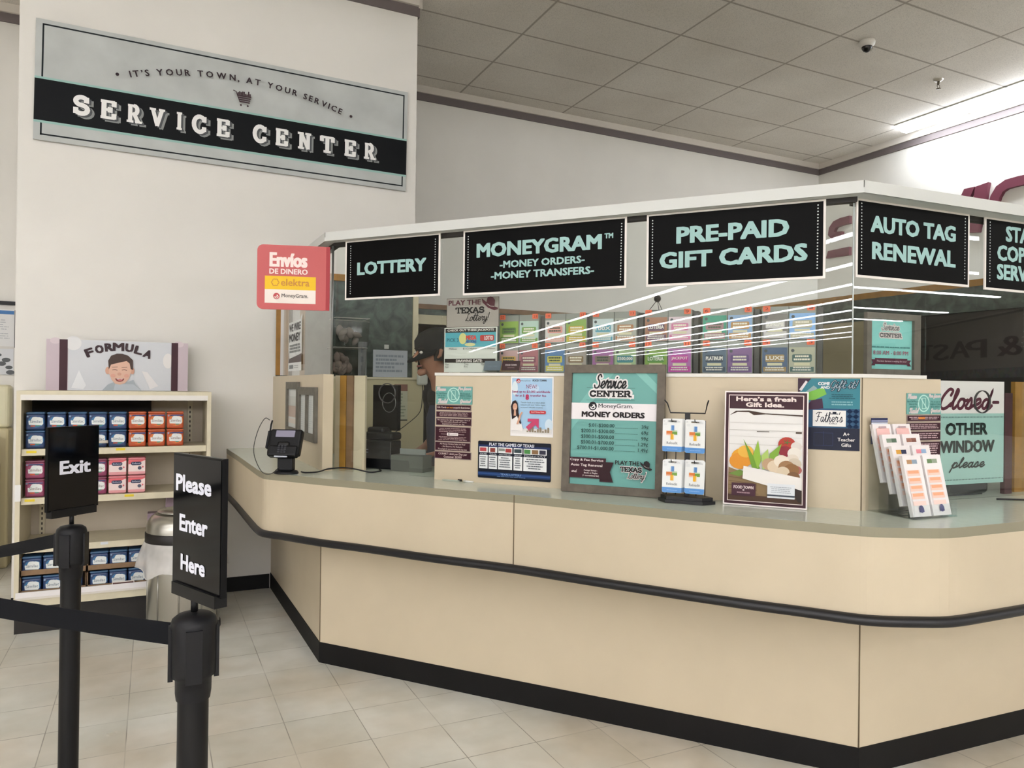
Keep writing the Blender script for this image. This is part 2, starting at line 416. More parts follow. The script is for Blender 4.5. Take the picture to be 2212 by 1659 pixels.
        for st in pl:
            q = [(x0 + (a - bx0) * kx, y0 + (b - by0) * ky) for a, b in st]
            wm = wd * min(kx, ky) if font is SCRIPT else wd * (kx + ky) / 2
            if font is SLAB:
                flat = len(q) == 2 and abs(q[1][1] - q[0][1]) < .05 * abs(q[1][0] - q[0][0])
                wl = wm * (.62 if flat else 1) + grow; e = wm * .18 + grow / 2
                d0 = Vector(q[0]) - Vector(q[1]); d1 = Vector(q[-1]) - Vector(q[-2])
                if math.hypot(q[0][0] - q[-1][0], q[0][1] - q[-1][1]) > 1e-6:
                    q = [tuple(Vector(q[0]) + d0.normalized() * e)] + q[1:-1] + [tuple(Vector(q[-1]) + d1.normalized() * e)]
                s.line(q, wl, hx, up=False, cap=False)
            else: s.line(q, wm + grow, hx, up=False)
        return s
    def greek(s, x0, y0, x1, y1, n, hx, seed=1, fill=.45, center=False, right=0.55):
        """rows of illegible small print, as the photo shows them"""
        rd = random.Random(seed); s.up(); dy = (y1 - y0) / n
        for i in range(n):
            yy = y1 - (i + .5) * dy; wl = (x1 - x0) * (right + (1 - right) * rd.random())
            xx = x0 + ((x1 - x0) - wl) / 2 if center else x0
            e = xx + wl
            while xx < e - 1e-5:
                ww = min((x1 - x0) * (.05 + .12 * rd.random()), e - xx)
                s.rect(xx, yy - dy * fill / 2, xx + ww * .86, yy + dy * fill / 2, hx, up=False); xx += ww
        return s
    def hang(s, name, M, parent=None):
        return s.build(name, parent, M)
def moneygram_mark(a, cx, cy, r, hx, bg):
    a.ell(cx, cy, r, r, hx, 24)
    a.ring(cx, cy, r * .74, r * .74, r * .2, bg, 190, 350, 14)
    a.line([(cx - r * .25, cy - r * .28), (cx + r * .3, cy + r * .12)], r * .22, bg)
    a.poly([(cx - r * .1, cy + r * .36), (cx + r * .52, cy + r * .36), (cx + r * .52, cy - r * .3), (cx + r * .3, cy - r * .1), (cx + r * .14, cy + r * .18)], bg)
def cowboy_hat(a, cx, cy, w, hx, band):
    k = w
    a.poly([(cx - .5 * k, cy + .34 * k), (cx - .44 * k, cy + .1 * k), (cx - .1 * k, cy - .2 * k), (cx + .3 * k, cy - .36 * k), (cx + .52 * k, cy - .3 * k), (cx + .5 * k, cy - .2 * k), (cx + .2 * k, cy - .12 * k), (cx - .2 * k, cy + .12 * k)], hx)
    a.poly([(cx - .2 * k, cy + .1 * k), (cx - .14 * k, cy + .36 * k), (cx + .06 * k, cy + .42 * k), (cx + .22 * k, cy + .36 * k), (cx + .34 * k, cy + .2 * k), (cx + .3 * k, cy - .2 * k), (cx + .05 * k, cy - .14 * k)], hx)
    a.line([(cx - .16 * k, cy + .02 * k), (cx + .06 * k, cy - .12 * k), (cx + .28 * k, cy - .14 * k)], .03 * k, band)
def lottery_logo(a, x0, y0, x1, y1, c1, c2, hat, glow=None, band='#c8c0b8'):
    W, H = x1 - x0, y1 - y0
    f = lambda u, v: (x0 + u * W, y0 + v * H)
    p, q = f(.0, .78), f(.66, .98)
    if glow:
        a.word('TEXAS', *f(.14, .42), *f(.74, .72), glow, wd=.24, grow=.03 * H)
        a.word('Lottery!', *f(.34, -.03), *f(.86, .5), glow, font=SCRIPT, wd=.1, slant=.2, grow=.04 * H)
    a.text('PLAY THE', p[0], p[1], q[0], q[1], c1, bold=.03)
    a.word('TEXAS', *f(.14, .44), *f(.74, .7), c2, wd=.26)
    a.word('Lottery!', *f(.35, 0), *f(.85, .47), c2, font=SCRIPT, wd=.1, slant=.2)
    cowboy_hat(a, x0 + .84 * W, y0 + .78 * H, .32 * W, hat, band)
# ================================================================= ROOM
CEIL = 4.52
def wall_mat(name, hx, rough=.6):
    m = P(hx, rough, noise=.05, scale=2.2, bump=.03); return m
CREAM = wall_mat('cream', '#e6e3db')
def floor_material():
    m = bpy.data.materials.new('vinyl_tile'); m.use_nodes = True; nt = m.node_tree; b = nt.nodes['Principled BSDF']
    N = nt.nodes.new; L = nt.links.new
    geo = N('ShaderNodeNewGeometry'); sep = N('ShaderNodeSeparateXYZ'); L(geo.outputs['Position'], sep.inputs[0])
    T = .3055
    def grid(out, off):
        a = N('ShaderNodeMath'); a.operation = 'ADD'; a.inputs[1].default_value = off; L(out, a.inputs[0])
        d = N('ShaderNodeMath'); d.operation = 'DIVIDE'; d.inputs[1].default_value = T; L(a.outputs[0], d.inputs[0])
        f = N('ShaderNodeMath'); f.operation = 'FRACT'; L(d.outputs[0], f.inputs[0])
        fl = N('ShaderNodeMath'); fl.operation = 'FLOOR'; L(d.outputs[0], fl.inputs[0])
        c = N('ShaderNodeMath'); c.operation = 'SUBTRACT'; c.inputs[1].default_value = .5; L(f.outputs[0], c.inputs[0])
        ab = N('ShaderNodeMath'); ab.operation = 'ABSOLUTE'; L(c.outputs[0], ab.inputs[0])
        return ab, fl
    gx, fx = grid(sep.outputs[0], -1.142 + 40 * T); gy, fy = grid(sep.outputs[1], -2.715 + 120 * T)
    mx = N('ShaderNodeMath'); mx.operation = 'MAXIMUM'; L(gx.outputs[0], mx.inputs[0]); L(gy.outputs[0], mx.inputs[1])
    seam = N('ShaderNodeValToRGB'); seam.color_ramp.elements[0].position = .4915; seam.color_ramp.elements[0].color = (0, 0, 0, 1)
    seam.color_ramp.elements[1].position = .498; seam.color_ramp.elements[1].color = (1, 1, 1, 1); L(mx.outputs[0], seam.inputs[0])
    cmb = N('ShaderNodeCombineXYZ'); L(fx.outputs[0], cmb.inputs[0]); L(fy.outputs[0], cmb.inputs[1])
    wn = N('ShaderNodeTexWhiteNoise'); wn.noise_dimensions = '2D'; L(cmb.outputs[0], wn.inputs['Vector'])
    n1 = N('ShaderNodeTexNoise'); n1.inputs['Scale'].default_value = 5; n1.inputs['Detail'].default_value = 8; L(geo.outputs['Position'], n1.inputs['Vector'])
    n2 = N('ShaderNodeTexNoise'); n2.inputs['Scale'].default_value = 1.3; n2.inputs['Detail'].default_value = 4; L(geo.outputs['Position'], n2.inputs['Vector'])
    r1 = N('ShaderNodeValToRGB'); e = r1.color_ramp.elements
    e[0].position = .34; e[0].color = rgb('#dfdfd5'); e[1].position = .66; e[1].color = rgb('#efefe7'); L(n1.outputs['Fac'], r1.inputs[0])
    r2 = N('ShaderNodeValToRGB'); e = r2.color_ramp.elements
    e[0].position = .36; e[0].color = rgb('#eadccd'); e[1].position = .58; e[1].color = (1, 1, 1, 1); L(n2.outputs['Fac'], r2.inputs[0])
    m1 = N('ShaderNodeMixRGB'); m1.blend_type = 'MULTIPLY'; m1.inputs[0].default_value = .7; L(r1.outputs[0], m1.inputs[1]); L(r2.outputs[0], m1.inputs[2])
    r3 = N('ShaderNodeValToRGB'); e = r3.color_ramp.elements; e[0].color = (.9, .9, .88, 1); e[1].color = (1, 1, 1, 1); L(wn.outputs['Value'], r3.inputs[0])
    m2 = N('ShaderNodeMixRGB'); m2.blend_type = 'MULTIPLY'; m2.inputs[0].default_value = 1; L(m1.outputs[0], m2.inputs[1]); L(r3.outputs[0], m2.inputs[2])
    # seams fade in and out, as worn tile does
    n3 = N('ShaderNodeTexNoise'); n3.inputs['Scale'].default_value = 2.7; n3.inputs['Detail'].default_value = 2; L(geo.outputs['Position'], n3.inputs['Vector'])
    r4 = N('ShaderNodeValToRGB'); e = r4.color_ramp.elements; e[0].position = .38; e[0].color = (.25, .25, .25, 1); e[1].position = .6; e[1].color = (.95, .85, .85, 1); L(n3.outputs['Fac'], r4.inputs[0])
    sm = N('ShaderNodeMath'); sm.operation = 'MULTIPLY'; L(seam.outputs[0], sm.inputs[0]); L(r4.outputs[0], sm.inputs[1])
    m3 = N('ShaderNodeMixRGB'); m3.inputs[2].default_value = rgb('#6a6353'); L(sm.outputs[0], m3.inputs[0]); L(m2.outputs[0], m3.inputs[1])
    # chips and dark spots
    vo = N('ShaderNodeTexVoronoi'); vo.inputs['Scale'].default_value = 3.1; L(geo.outputs['Position'], vo.inputs['Vector'])
    r5 = N('ShaderNodeValToRGB'); e = r5.color_ramp.elements; e[0].position = .025; e[0].color = (1, 1, 1, 1); e[1].position = .045; e[1].color = (0, 0, 0, 1); L(vo.outputs['Distance'], r5.inputs[0])
    sp = N('ShaderNodeSeparateColor'); L(vo.outputs['Color'], sp.inputs[0])
    gt = N('ShaderNodeMath'); gt.operation = 'GREATER_THAN'; gt.inputs[1].default_value = .8; L(sp.outputs[0], gt.inputs[0])
    ml = N('ShaderNodeMath'); ml.operation = 'MULTIPLY'; L(r5.outputs[0], ml.inputs[0]); L(gt.outputs[0], ml.inputs[1])
    m4 = N('ShaderNodeMixRGB'); m4.inputs[2].default_value = rgb('#5b584b'); L(ml.outputs[0], m4.inputs[0]); L(m3.outputs[0], m4.inputs[1])
    L(m4.outputs[0], b.inputs['Base Color'])
    rr = N('ShaderNodeMapRange'); rr.inputs['To Min'].default_value = .22; rr.inputs['To Max'].default_value = .42; L(n1.outputs['Fac'], rr.inputs[0]); L(rr.outputs[0], b.inputs['Roughness'])
    return m
def ceiling_material():
    m = bpy.data.materials.new('ceiling_tile'); m.use_nodes = True; nt = m.node_tree; b = nt.nodes['Principled BSDF']
    N = nt.nodes.new; L = nt.links.new
    geo = N('ShaderNodeNewGeometry'); sep = N('ShaderNodeSeparateXYZ'); L(geo.outputs['Position'], sep.inputs[0])
    def grid(out, off, T, wd):
        a = N('ShaderNodeMath'); a.operation = 'ADD'; a.inputs[1].default_value = off; L(out, a.inputs[0])
        d = N('ShaderNodeMath'); d.operation = 'DIVIDE'; d.inputs[1].default_value = T; L(a.outputs[0], d.inputs[0])
        f = N('ShaderNodeMath'); f.operation = 'FRACT'; L(d.outputs[0], f.inputs[0])
        c = N('ShaderNodeMath'); c.operation = 'SUBTRACT'; c.inputs[1].default_value = .5; L(f.outputs[0], c.inputs[0])
        ab = N('ShaderNodeMath'); ab.operation = 'ABSOLUTE'; L(c.outputs[0], ab.inputs[0])
        r = N('ShaderNodeMapRange'); r.inputs['From Min'].default_value = .5 - wd / T; r.inputs['From Max'].default_value = .5 - .4 * wd / T; L(ab.outputs[0], r.inputs[0])
        return r
    a = grid(sep.outputs[0], -2.836 + 1.22 * 40, 1.22, .014); c = grid(sep.outputs[1], -5.113 + .613 * 80, .613, .014)
    mx = N('ShaderNodeMath'); mx.operation = 'MAXIMUM'; L(a.outputs[0], mx.inputs[0]); L(c.outputs[0], mx.inputs[1])
    n1 = N('ShaderNodeTexNoise'); n1.inputs['Scale'].default_value = 1.1; n1.inputs['Detail'].default_value = 6; L(geo.outputs['Position'], n1.inputs['Vector'])
    r1 = N('ShaderNodeValToRGB'); e = r1.color_ramp.elements; e[0].position = .35; e[0].color = rgb('#dad3c9'); e[1].position = .68; e[1].color = rgb('#e6e0d7'); L(n1.outputs['Fac'], r1.inputs[0])
    n2 = N('ShaderNodeTexNoise'); n2.inputs['Scale'].default_value = 170; n2.inputs['Detail'].default_value = 3; L(geo.outputs['Position'], n2.inputs['Vector'])
    r2 = N('ShaderNodeValToRGB'); e = r2.color_ramp.elements; e[0].position = .36; e[0].color = (.78, .78, .78, 1); e[1].position = .5; e[1].color = (1, 1, 1, 1); L(n2.outputs['Fac'], r2.inputs[0])
    m1 = N('ShaderNodeMixRGB'); m1.blend_type = 'MULTIPLY'; m1.inputs[0].default_value = 1; L(r1.outputs[0], m1.inputs[1]); L(r2.outputs[0], m1.inputs[2])
    m2 = N('ShaderNodeMixRGB'); m2.inputs[2].default_value = rgb('#76695a')
    fm = N('ShaderNodeMath'); fm.operation = 'MULTIPLY'; fm.inputs[1].default_value = .62; L(mx.outputs[0], fm.inputs[0]); L(fm.outputs[0], m2.inputs[0]); L(m1.outputs[0], m2.inputs[1])
    L(m2.outputs[0], b.inputs['Base Color']); b.inputs['Roughness'].default_value = .9
    return m
struct(MB().add([(-64, -36, 0), (38, -36, 0), (38, 12, 0), (-64, 12, 0)], [(0, 1, 2, 3)], floor_material()).build('floor'))
struct(MB().add([(-64, -36, CEIL), (38, -36, CEIL), (38, 12, CEIL), (-64, 12, CEIL)], [(3, 2, 1, 0)], ceiling_material()).build('ceiling'))

YF = 7.20   # far wall
XR = 8.06   # right wall
b = MB()
DX0, DX1, DH = 1.90, 2.80, 2.10       # doorway to the back office
b.box(-14, YF, 0, DX0, YF + .12, CEIL, CREAM); b.box(DX1, YF, 0, XR + .12, YF + .12, CEIL, CREAM); b.box(DX0, YF, DH, DX1, YF + .12, CEIL, CREAM)
struct(b.build('wall_back'))
struct(MB().box(-.787, YW, 0, 1.843, YF, CEIL, CREAM).build('wall_center'))
struct(MB().box(XR, -.8, 0, XR + .12, YF, CEIL, CREAM).build('wall_right'))
STORE = wall_mat('store', '#c9c2b4')
struct(MB().box(-64.1, -36, 0, -64, 12, CEIL, STORE).build('wall_left'))
struct(MB().box(-64, -36.1, 0, 38, -36, CEIL, STORE).build('wall_front'))
# slanting bakery wall far across the store, met only as a mirror image in the glass
A0, A1 = Vector((31.6, -25.5)), Vector((20.2, -3.4))
dB = (A1 - A0).normalized()
nB = Vector((-dB.y, dB.x))
# back office behind the doorway
OFF = P('#cfc6b4', .7)
b = MB(); b.box(1.6, 9.4, 0, 4.2, 9.5, 2.7, OFF); b.box(1.6, YF + .12, 0, 1.7, 9.4, 2.7, OFF); b.box(4.1, YF + .12, 0, 4.2, 9.4, 2.7, OFF); b.box(1.6, YF + .12, 2.7, 4.2, 9.5, 2.75, OFF)
struct(b.build('wall_office'))
# crown bands: white cove over a grey strip
CROWN_W = P('#d9d2c8', .6); CROWN_G = P('#6d6463', .6)
def crown(name, p0, p1, out):
    p0, p1, out = Vector(p0), Vector(p1), Vector(out)
    b = MB()
    for (z0, z1, d, mt) in ((4.377, 4.450, .018, CROWN_G), (4.450, CEIL, .04, CROWN_W)):
        b.prism([tuple(p0 - out * .0), tuple(p1), tuple(p1 + out * d), tuple(p0 + out * d)], z0, z1, mt)
    return struct(b.build(name))
crown('trim_1', (1.843, YF), (XR, YF), (0, -1)); crown('trim_2', (XR, -.8), (XR, YF), (-1, 0))
crown('trim_3', (-.79, YW), (1.845, YW), (0, -1)); crown('trim_4', (-14, YF), (-.787, YF), (0, -1)); crown('trim_5', (1.843, YW), (1.843, YF), (1, 0))
KICK = P('#0b0a0a', .6, spec=.3, noise=.5, scale=9)
struct(MB().box(-.787, YW - .012, 0, .775, YW, .10, KICK).build('baseboard_center'))
struct(MB().box(-14, YF - .012, 0, -.787, YF, .10, KICK).build('baseboard_back'))
# wainscot of the booth: wood cap over dark green marbled laminate over olive panel
WOOD = P('#a8792f', .45, noise=.3, scale=14); WOODD = P('#8a6a4c', .5, noise=.3, scale=12)
def marble():
    m = bpy.data.materials.new('green_laminate'); m.use_nodes = True; nt = m.node_tree; b_ = nt.nodes['Principled BSDF']
    tc = nt.nodes.new('ShaderNodeTexCoord'); n = nt.nodes.new('ShaderNodeTexNoise'); n.inputs['Scale'].default_value = 9; n.inputs['Detail'].default_value = 9; n.inputs['Distortion'].default_value = 1.2
    r = nt.nodes.new('ShaderNodeValToRGB'); e = r.color_ramp.elements; e[0].position = .35; e[0].color = rgb('#26312c'); e[1].position = .7; e[1].color = rgb('#56655c')
    nt.links.new(tc.outputs['Object'], n.inputs['Vector']); nt.links.new(n.outputs['Fac'], r.inputs[0]); nt.links.new(r.outputs[0], b_.inputs['Base Color']); b_.inputs['Roughness'].default_value = .35
    return m
GREEN = marble(); OLIVE = P('#a79d80', .5, noise=.05, scale=3); POSTC = P('#cfc6a8', .5)
b = MB(); b.box(.80, YW - .02, 1.46, 1.83, YW, 2.25, GREEN); b.box(.79, YW - .03, 2.25, 1.86, YW, 2.30, WOOD)
for (x_, y_, mt) in ((.797, .829, WOOD), (.829, .886, P('#d9d6d2', .5)), (.886, .913, P('#141210', .5)), (.913, .966, P('#d9d6d2', .5)), (.966, 1.002, WOOD)): b.box(x_, YW - .026, 1.535, y_, YW - .02, 2.25, mt)
b.box(1.825, YW - .035, 0, 1.868, YW + .02, 2.25, POSTC)
struct(b.build('trim_6'))
b = MB(); b.box(1.845, YF - .03, 2.255, 5.4, YF, 2.305, WOODD); b.box(1.845, YF - .02, 2.195, 5.4, YF, 2.255, GREEN); b.box(2.87, YF - .02, 0, 5.4, YF, 2.195, GREEN)
struct(b.build('trim_7'))
b = MB(); b.box(DX0 - .05, YF - .04, DH, DX1 + .07, YF + .12, DH + .095, POSTC); b.box(DX0 - .05, YF - .04, 0, DX0, YF + .12, DH, POSTC); b.box(DX1, YF - .04, 0, DX1 + .07, YF + .12, DH, POSTC)
struct(b.build('door_1'))
XP = 5.45
b = MB(); b.box(XP, 1.7, 2.255, XP + .10, 7.16, 2.305, WOOD); b.box(XP, 1.7, 2.07, XP + .08, 7.16, 2.255, GREEN); b.box(XP + .01, 3.93, 0, XP + .08, 7.16, 2.07, OLIVE); b.box(XP + .03, 1.7, 0, XP + .08, 3.93, 2.07, P('#2a2622', .5))
struct(b.build('wall_partition'))
# ================================================================= SERVICE COUNTER
LAM = P('#cfc1a6', .42, noise=.04, scale=6)
LAMD = P('#dccfb4', .42, noise=.04, scale=6)
TOP = P('#d2dacb', .17, noise=.05, scale=40)
SEAM = P('#6e5f48', .7)
WHITE = P('#e4e2da', .4)
t = thing('service_counter', 'long angled cream laminate service counter with black bumper rail and dark kickboard', 'counter', Matrix.Translation((C1.x, C1.y, 0)))
TI = Matrix.Translation((-C1.x, -C1.y, 0))
def part(b, name): return b.build(name, t, TI)
def run(b, path, off0, off1, z0, z1, mat):
    """strip along the booth path between two offsets behind its face"""
    for i in range(len(path) - 1):
        pass
def mitre(o):
    """booth outline moved o inwards: wall end, left corner, right corner, right end"""
    def hit(p, d, q, e):
        k = d.x * e.y - d.y * e.x; r = q - p
        return p + d * ((r.x * e.y - r.y * e.x) / k)
    a = C0 - NL * o; return [Vector((a.x, YW)), hit(C0 - NL * o, DL, C1 - NA * o, DA), hit(C1 - NA * o, DA, C2 - NR * o, DR), C3 - NR * o]
def ribbon(b, o0, o1, z0, z1, mat, segs=(0, 1, 2)):
    p, q = mitre(o0), mitre(o1)
    for i in segs:
        b.prism([tuple(p[i]), tuple(p[i + 1]), tuple(q[i + 1]), tuple(q[i])], z0, z1, mat)
b = MB(); ribbon(b, 0, .04, .105, .96, LAM)
for c in (C1, C2): b.tube([(c.x, c.y, .105), (c.x, c.y, .70)], .0028, SEAM, 6)
part(b, 'base_panel')
b = MB(); ribbon(b, -.004, .04, 0, .107, KICK); part(b, 'kickboard')
# bowed front edge of the top
EDGE = [(.475, YW), (.495, 4.95), (.508, 4.30), (.515, 4.10), (.534, 3.993), (.607, 3.887), (.75, 3.665), (.921, 3.447), (1.141, 3.143), (1.389, 2.830), (1.64, 2.452), (1.915, 2.061), (2.048, 1.892), (2.134, 1.778), (2.198, 1.712), (2.303, 1.652), (2.424, 1.602), (2.607, 1.590), (2.79, 1.584), (5.4, 1.43)]
def smooth_edge(p):
    q = catmull([tuple(a) for a in p[1:-1]], 4); return [p[0]] + q + [p[-1]]
EDGE = smooth_edge(EDGE)
inner = [tuple(v) for v in (mitre(.52)[3], mitre(.52)[2], mitre(.52)[1], Vector((.90, YW)))]
b = MB(); b.prism(EDGE + inner, CT - .034, CT, TOP, side=P('#8f8a74', .4)); part(b, 'countertop')
def inset(p, d):
    out = []
    for i, a in enumerate(p):
        q0 = Vector(p[max(i - 1, 0)]); q1 = Vector(p[min(i + 1, len(p) - 1)]); e = (q1 - q0).normalized(); n = Vector((-e.y, e.x))
        out.append(tuple(Vector(a) + n * d))
    return out
out0 = inset(EDGE, .001); in0 = inset(EDGE, .03)
b = MB(); b.prism(out0 + in0[::-1], .70, CT - .034 + .002, LAM)
b.prism(EDGE + [tuple(v) for v in reversed(mitre(.03))], .70, .715, P('#b9ac90', .6))
pt = pA(1.203, -.33); 
b.tube([(*Vector(EDGE[min(range(len(EDGE)), key=lambda i: (Vector(EDGE[i]) - Vector((pt.x, pt.y))).length)]), .715), (*Vector(EDGE[min(range(len(EDGE)), key=lambda i: (Vector(EDGE[i]) - Vector((pt.x, pt.y))).length)]), CT - .003)], .0022, SEAM, 6)
part(b, 'fascia')
b = MB(); path = inset(EDGE, -.004)
b.tube([(x, y, .698) for x, y in path], .019, P('#15161a', .38), 10, ry=.021); part(b, 'bumper_rail')
# upstand panels under the glass
b = MB()
p, q = mitre(0), mitre(.03)
b.prism([tuple(p[0]), tuple(p[1]), tuple(mitre(.06)[1] ), tuple(mitre(.055)[0])], CT, RT + .004, LAM)
e0, e1, f1, f0 = pA(.692, 0), C2, mitre(.03)[2], pA(.692, .03)
b.prism([tuple(e0.xy), tuple(e1), tuple(f1), tuple(f0.xy)], CT, RT, LAM)
b.prism([tuple(C2), tuple(pR(.427, 0).xy), tuple(pR(.427, .03).xy), tuple(f1)], CT, RT, LAM)
b.tube([(C2.x, C2.y, CT), (C2.x, C2.y, RT)], .002, SEAM, 6)
part(b, 'upstand_panel')
b = MB()
b.prism([tuple(pA(.69, -.006).xy), tuple(mitre(-.006)[2]), tuple(mitre(.24)[2]), tuple(pA(.69, .24).xy)], RT, RT + .014, WHITE)
b.prism([tuple(mitre(-.006)[2]), tuple(pR(.34, -.006).xy), tuple(pR(.34, .24).xy), tuple(mitre(.24)[2])], RT, RT + .014, WHITE)
part(b, 'ledge_shelf')
# jamb panel with two wood strips behind the first pane
b = MB(); M = fA(-.03, CT, .14)
b.box(0, 0, -.015, .20, RT - CT, 0, LAM, M); b.box(.041, 0, 0, .082, RT - CT, .012, WOOD, M); b.box(.086, 0, 0, .127, RT - CT, .012, WOODD, M); part(b, 'jamb_panel')
b = MB(); M = fR(1.14, CT, .17); b.box(0, 0, -.02, .20, RT - CT, 0, WOOD, M); b.box(.15, 0, 0, .2, RT - CT, .012, WOOD, M); part(b, 'jamb_panel')

# ================================================================= GLASS SCREEN
GLASS = glass_mat('clear_glass', f0=1.42)
ALU = P('#8d8f8c', .35, metal=.8); CAPW = P('#d4d6d1', .45); DARK = P('#26231f', .6)
g = thing('glass_screen', 'clear glass screen with white cap rail standing on the service counter', 'glass screen', Matrix.Translation((C1.x, C1.y, 0)))
def gpart(b, name): return b.build(name, g, TI)
b = MB(); ribbon(b, 0, .10, 2.232, 2.280, CAPW); ribbon(b, -.003, .004, 2.232, 2.252, CAPW)
for c in (C1, C2): b.tube([(c.x, c.y, 2.233), (c.x, c.y, 2.279)], .0018, ALU, 6)
gpart(b, 'cap_rail')
b = MB(); ribbon(b, .052, .085, 2.212, 2.232, DARK, (0, 1)); ribbon(b, .085, .12, 2.212, 2.232, DARK, (2,)); gpart(b, 'top_channel')
GT = 2.214
def pane(fr, x0, x1, y0, y1, hole=None, notch=None):
    b = MB(); pts = [(0, 0), (x1 - x0, 0), (x1 - x0, y1 - y0), (0, y1 - y0)]
    if notch:
        a, c, hh = notch; r = .02
        pts = [(0, 0), (a - x0, 0), (a - x0, hh - r)] + arc(a - x0 + r, hh - r, r, r, 180, 90, 4) + arc(c - x0 - r, hh - r, r, r, 90, 0, 4) + [(c - x0, 0)] + pts[1:]
    b.prism(pts, -.003, .003, GLASS)
    return b.build('glass_pane', g, TI @ (fr(x1, y0, OG) if fr is fL else fr(x0, y0, OG)))
OG = .058
win_a = pane(fA, .031, .687, CT + .002, GT, notch=(.212, .51, .075))
pane(fA, .690, 2.548, RT + .015, GT)
pane(fL, .06, 1.55, RT + .005, GT)
OG = .088
pane(fR, .042, .447, RT + .015, GT); win_r = pane(fR, .450, 1.068, CT + .002, GT); pane(fR, 1.071, 1.69, CT + .002, GT); pane(fR, 1.693, 2.9, CT + .002, GT)
b = MB(); q = pA(.008, .058); b.tube([(q.x, q.y, RT + .006), (q.x, q.y, 2.215)], .006, ALU, 8); gpart(b, 'corner_post')
b = MB(); 
for (k, z0) in ((mitre(.06)[2], RT + .016),): b.tube([(k.x, k.y + .012, z0), (k.x, k.y + .012, 2.21)], .003, P('#cfd6d4', .2), 6)
gpart(b, 'corner_post')
for (pn, x, z, rr) in ((win_a, .369 - .031, 1.43 - CT - .002, .052), (win_r, .80 - .450, 1.43 - CT - .002, .05)):
    b = MB(); n = 28
    ring = []
    for (r_, zz) in ((rr, -.004), (rr, .005), (rr - .0035, .005), (rr - .0035, -.004)):
        ring.append([(r_ * math.cos(2 * math.pi * k / n), r_ * math.sin(2 * math.pi * k / n), zz) for k in range(n)])
    vs = sum(ring, []); fs = [(i * n + k, i * n + (k + 1) % n, ((i + 1) % 4) * n + (k + 1) % n, ((i + 1) % 4) * n + k) for i in range(4) for k in range(n)]
    b.add(vs, fs, P('#3c3a38', .3), True); b.build('speaking_ring', pn, Matrix.Translation((x, z, 0)))
# ================================================================= SIGNS
BLK, AQUA, OFFW = '#060606', '#a3c8c4', '#efe9e2'
def hung_sign(fr, x0, z0, x1, z1, o, label, dots, cut=None):
    a = Art(x0, z0, x1, z1, OFFW, .006, .4, spec=.1)
    a.rect(x0 + .009, z0 + .010, x1 - .009, z1 - .008, BLK, .5)
    for (dx0, dz0, dx1, dz1) in dots: a.dots(dx0, dz0, dx1, dz1, 21, .0034, '#e2e8e4')
    return a, lambda: tag(a.hang('hanging_sign', fr(x0, z0, o)), label, 'sign', 'black service signs under the cap rail')
a, fin = hung_sign(fA, .104, 1.920, .685, 2.231, .046, 'black sign reading LOTTERY in pale aqua capitals on the glass screen', [(.139, 2.203, .139, 1.953), (.657, 2.202, .656, 1.950)])
a.text('LOTTERY', .182, 2.047, .606, 2.114, AQUA, .05); fin()
a, fin = hung_sign(fA, .816, 1.915, 1.639, 2.231, .046, 'wide black sign naming money orders and money transfers in pale aqua', [(.843, 2.201, .843, 1.950), (1.616, 2.201, 1.613, 1.951)])
a.text('MONEYGRAM', .890, 2.094, 1.525, 2.163, AQUA, .05); a.text('TM', 1.537, 2.140, 1.578, 2.163, AQUA, .05)
a.text('-MONEY ORDERS-', 1.016, 2.037, 1.445, 2.071, AQUA, .04); a.text('-MONEY TRANSFERS-', .970, 1.985, 1.490, 2.020, AQUA, .04); fin()
a, fin = hung_sign(fA, 1.729, 1.915, 2.451, 2.230, .046, 'black sign reading PRE-PAID GIFT CARDS in pale aqua capitals', [(1.755, 2.202, 1.755, 1.951), (2.422, 2.208, 2.421, 1.957)])
a.text('PRE-PAID', 1.859, 2.094, 2.315, 2.165, AQUA, .05); a.text('GIFT CARDS', 1.787, 1.989, 2.385, 2.060, AQUA, .05); fin()
a, fin = hung_sign(fR, .040, 1.920, .688, 2.2315, .078, 'black sign reading AUTO TAG RENEWAL in pale aqua capitals', [(.067, 2.214, .069, 1.957), (.660, 2.211, .660, 1.955)])
a.text('AUTO TAG', .115, 2.105, .602, 2.172, AQUA, .05); a.text('RENEWAL', .123, 1.997, .602, 2.067, AQUA, .05); fin()
a, fin = hung_sign(fR, .785, 1.917, 1.47, 2.2315, .078, 'black sign beginning STA COPY SERV cut off by the photo edge', [(.817, 2.211, .818, 1.954), (1.44, 2.211, 1.44, 1.954)])
a.ltext('STA', .922, 2.139, .062, AQUA, .05); a.ltext('COPY', .867, 2.052, .062, AQUA, .05); a.ltext('SERV', .865, 1.969, .062, AQUA, .05); fin()

# big wall sign
GREY = '#c3c7c4'
a = Art(0, 0, 2.458, .772, GREY, .012, .5, noise=.16, nscale=4.5, spec=.12)
LN = '#23282a'
a.border(.036, .032, 2.433, .745, .010, LN)
a.rect(0, .110, 2.458, .404, '#9cc0b8'); a.rect(0, .125, 2.458, .390, '#141618', .5)
def ext(x0, x1, word, xs):
    for k, c in zip(word, xs):
        l, r_ = c
        for (dx, dy, col) in ((.026, -.018, '#8e918f'), (.013, -.009, '#55585a')):
            a.word(k, l + dx, .192 + dy, r_ + dx, .327 + dy, col, wd=.27, serif=.2)
        a.word(k, l, .192, r_, .327, '#f2f1ee', wd=.27, serif=.2)
X0 = -.703
ext(0, 0, 'SERVICE', [(p + .703, q + .703) for p, q in ((-.489, -.392), (-.342, -.240), (-.186, -.083), (-.050, .056), (.118, .160), (.217, .310), (.369, .462))])
ext(0, 0, 'CENTER', [(p + .703, q + .703) for p, q in ((.615, .709), (.764, .860), (.920, 1.030), (1.086, 1.196), (1.260, 1.355), (1.410, 1.515))])
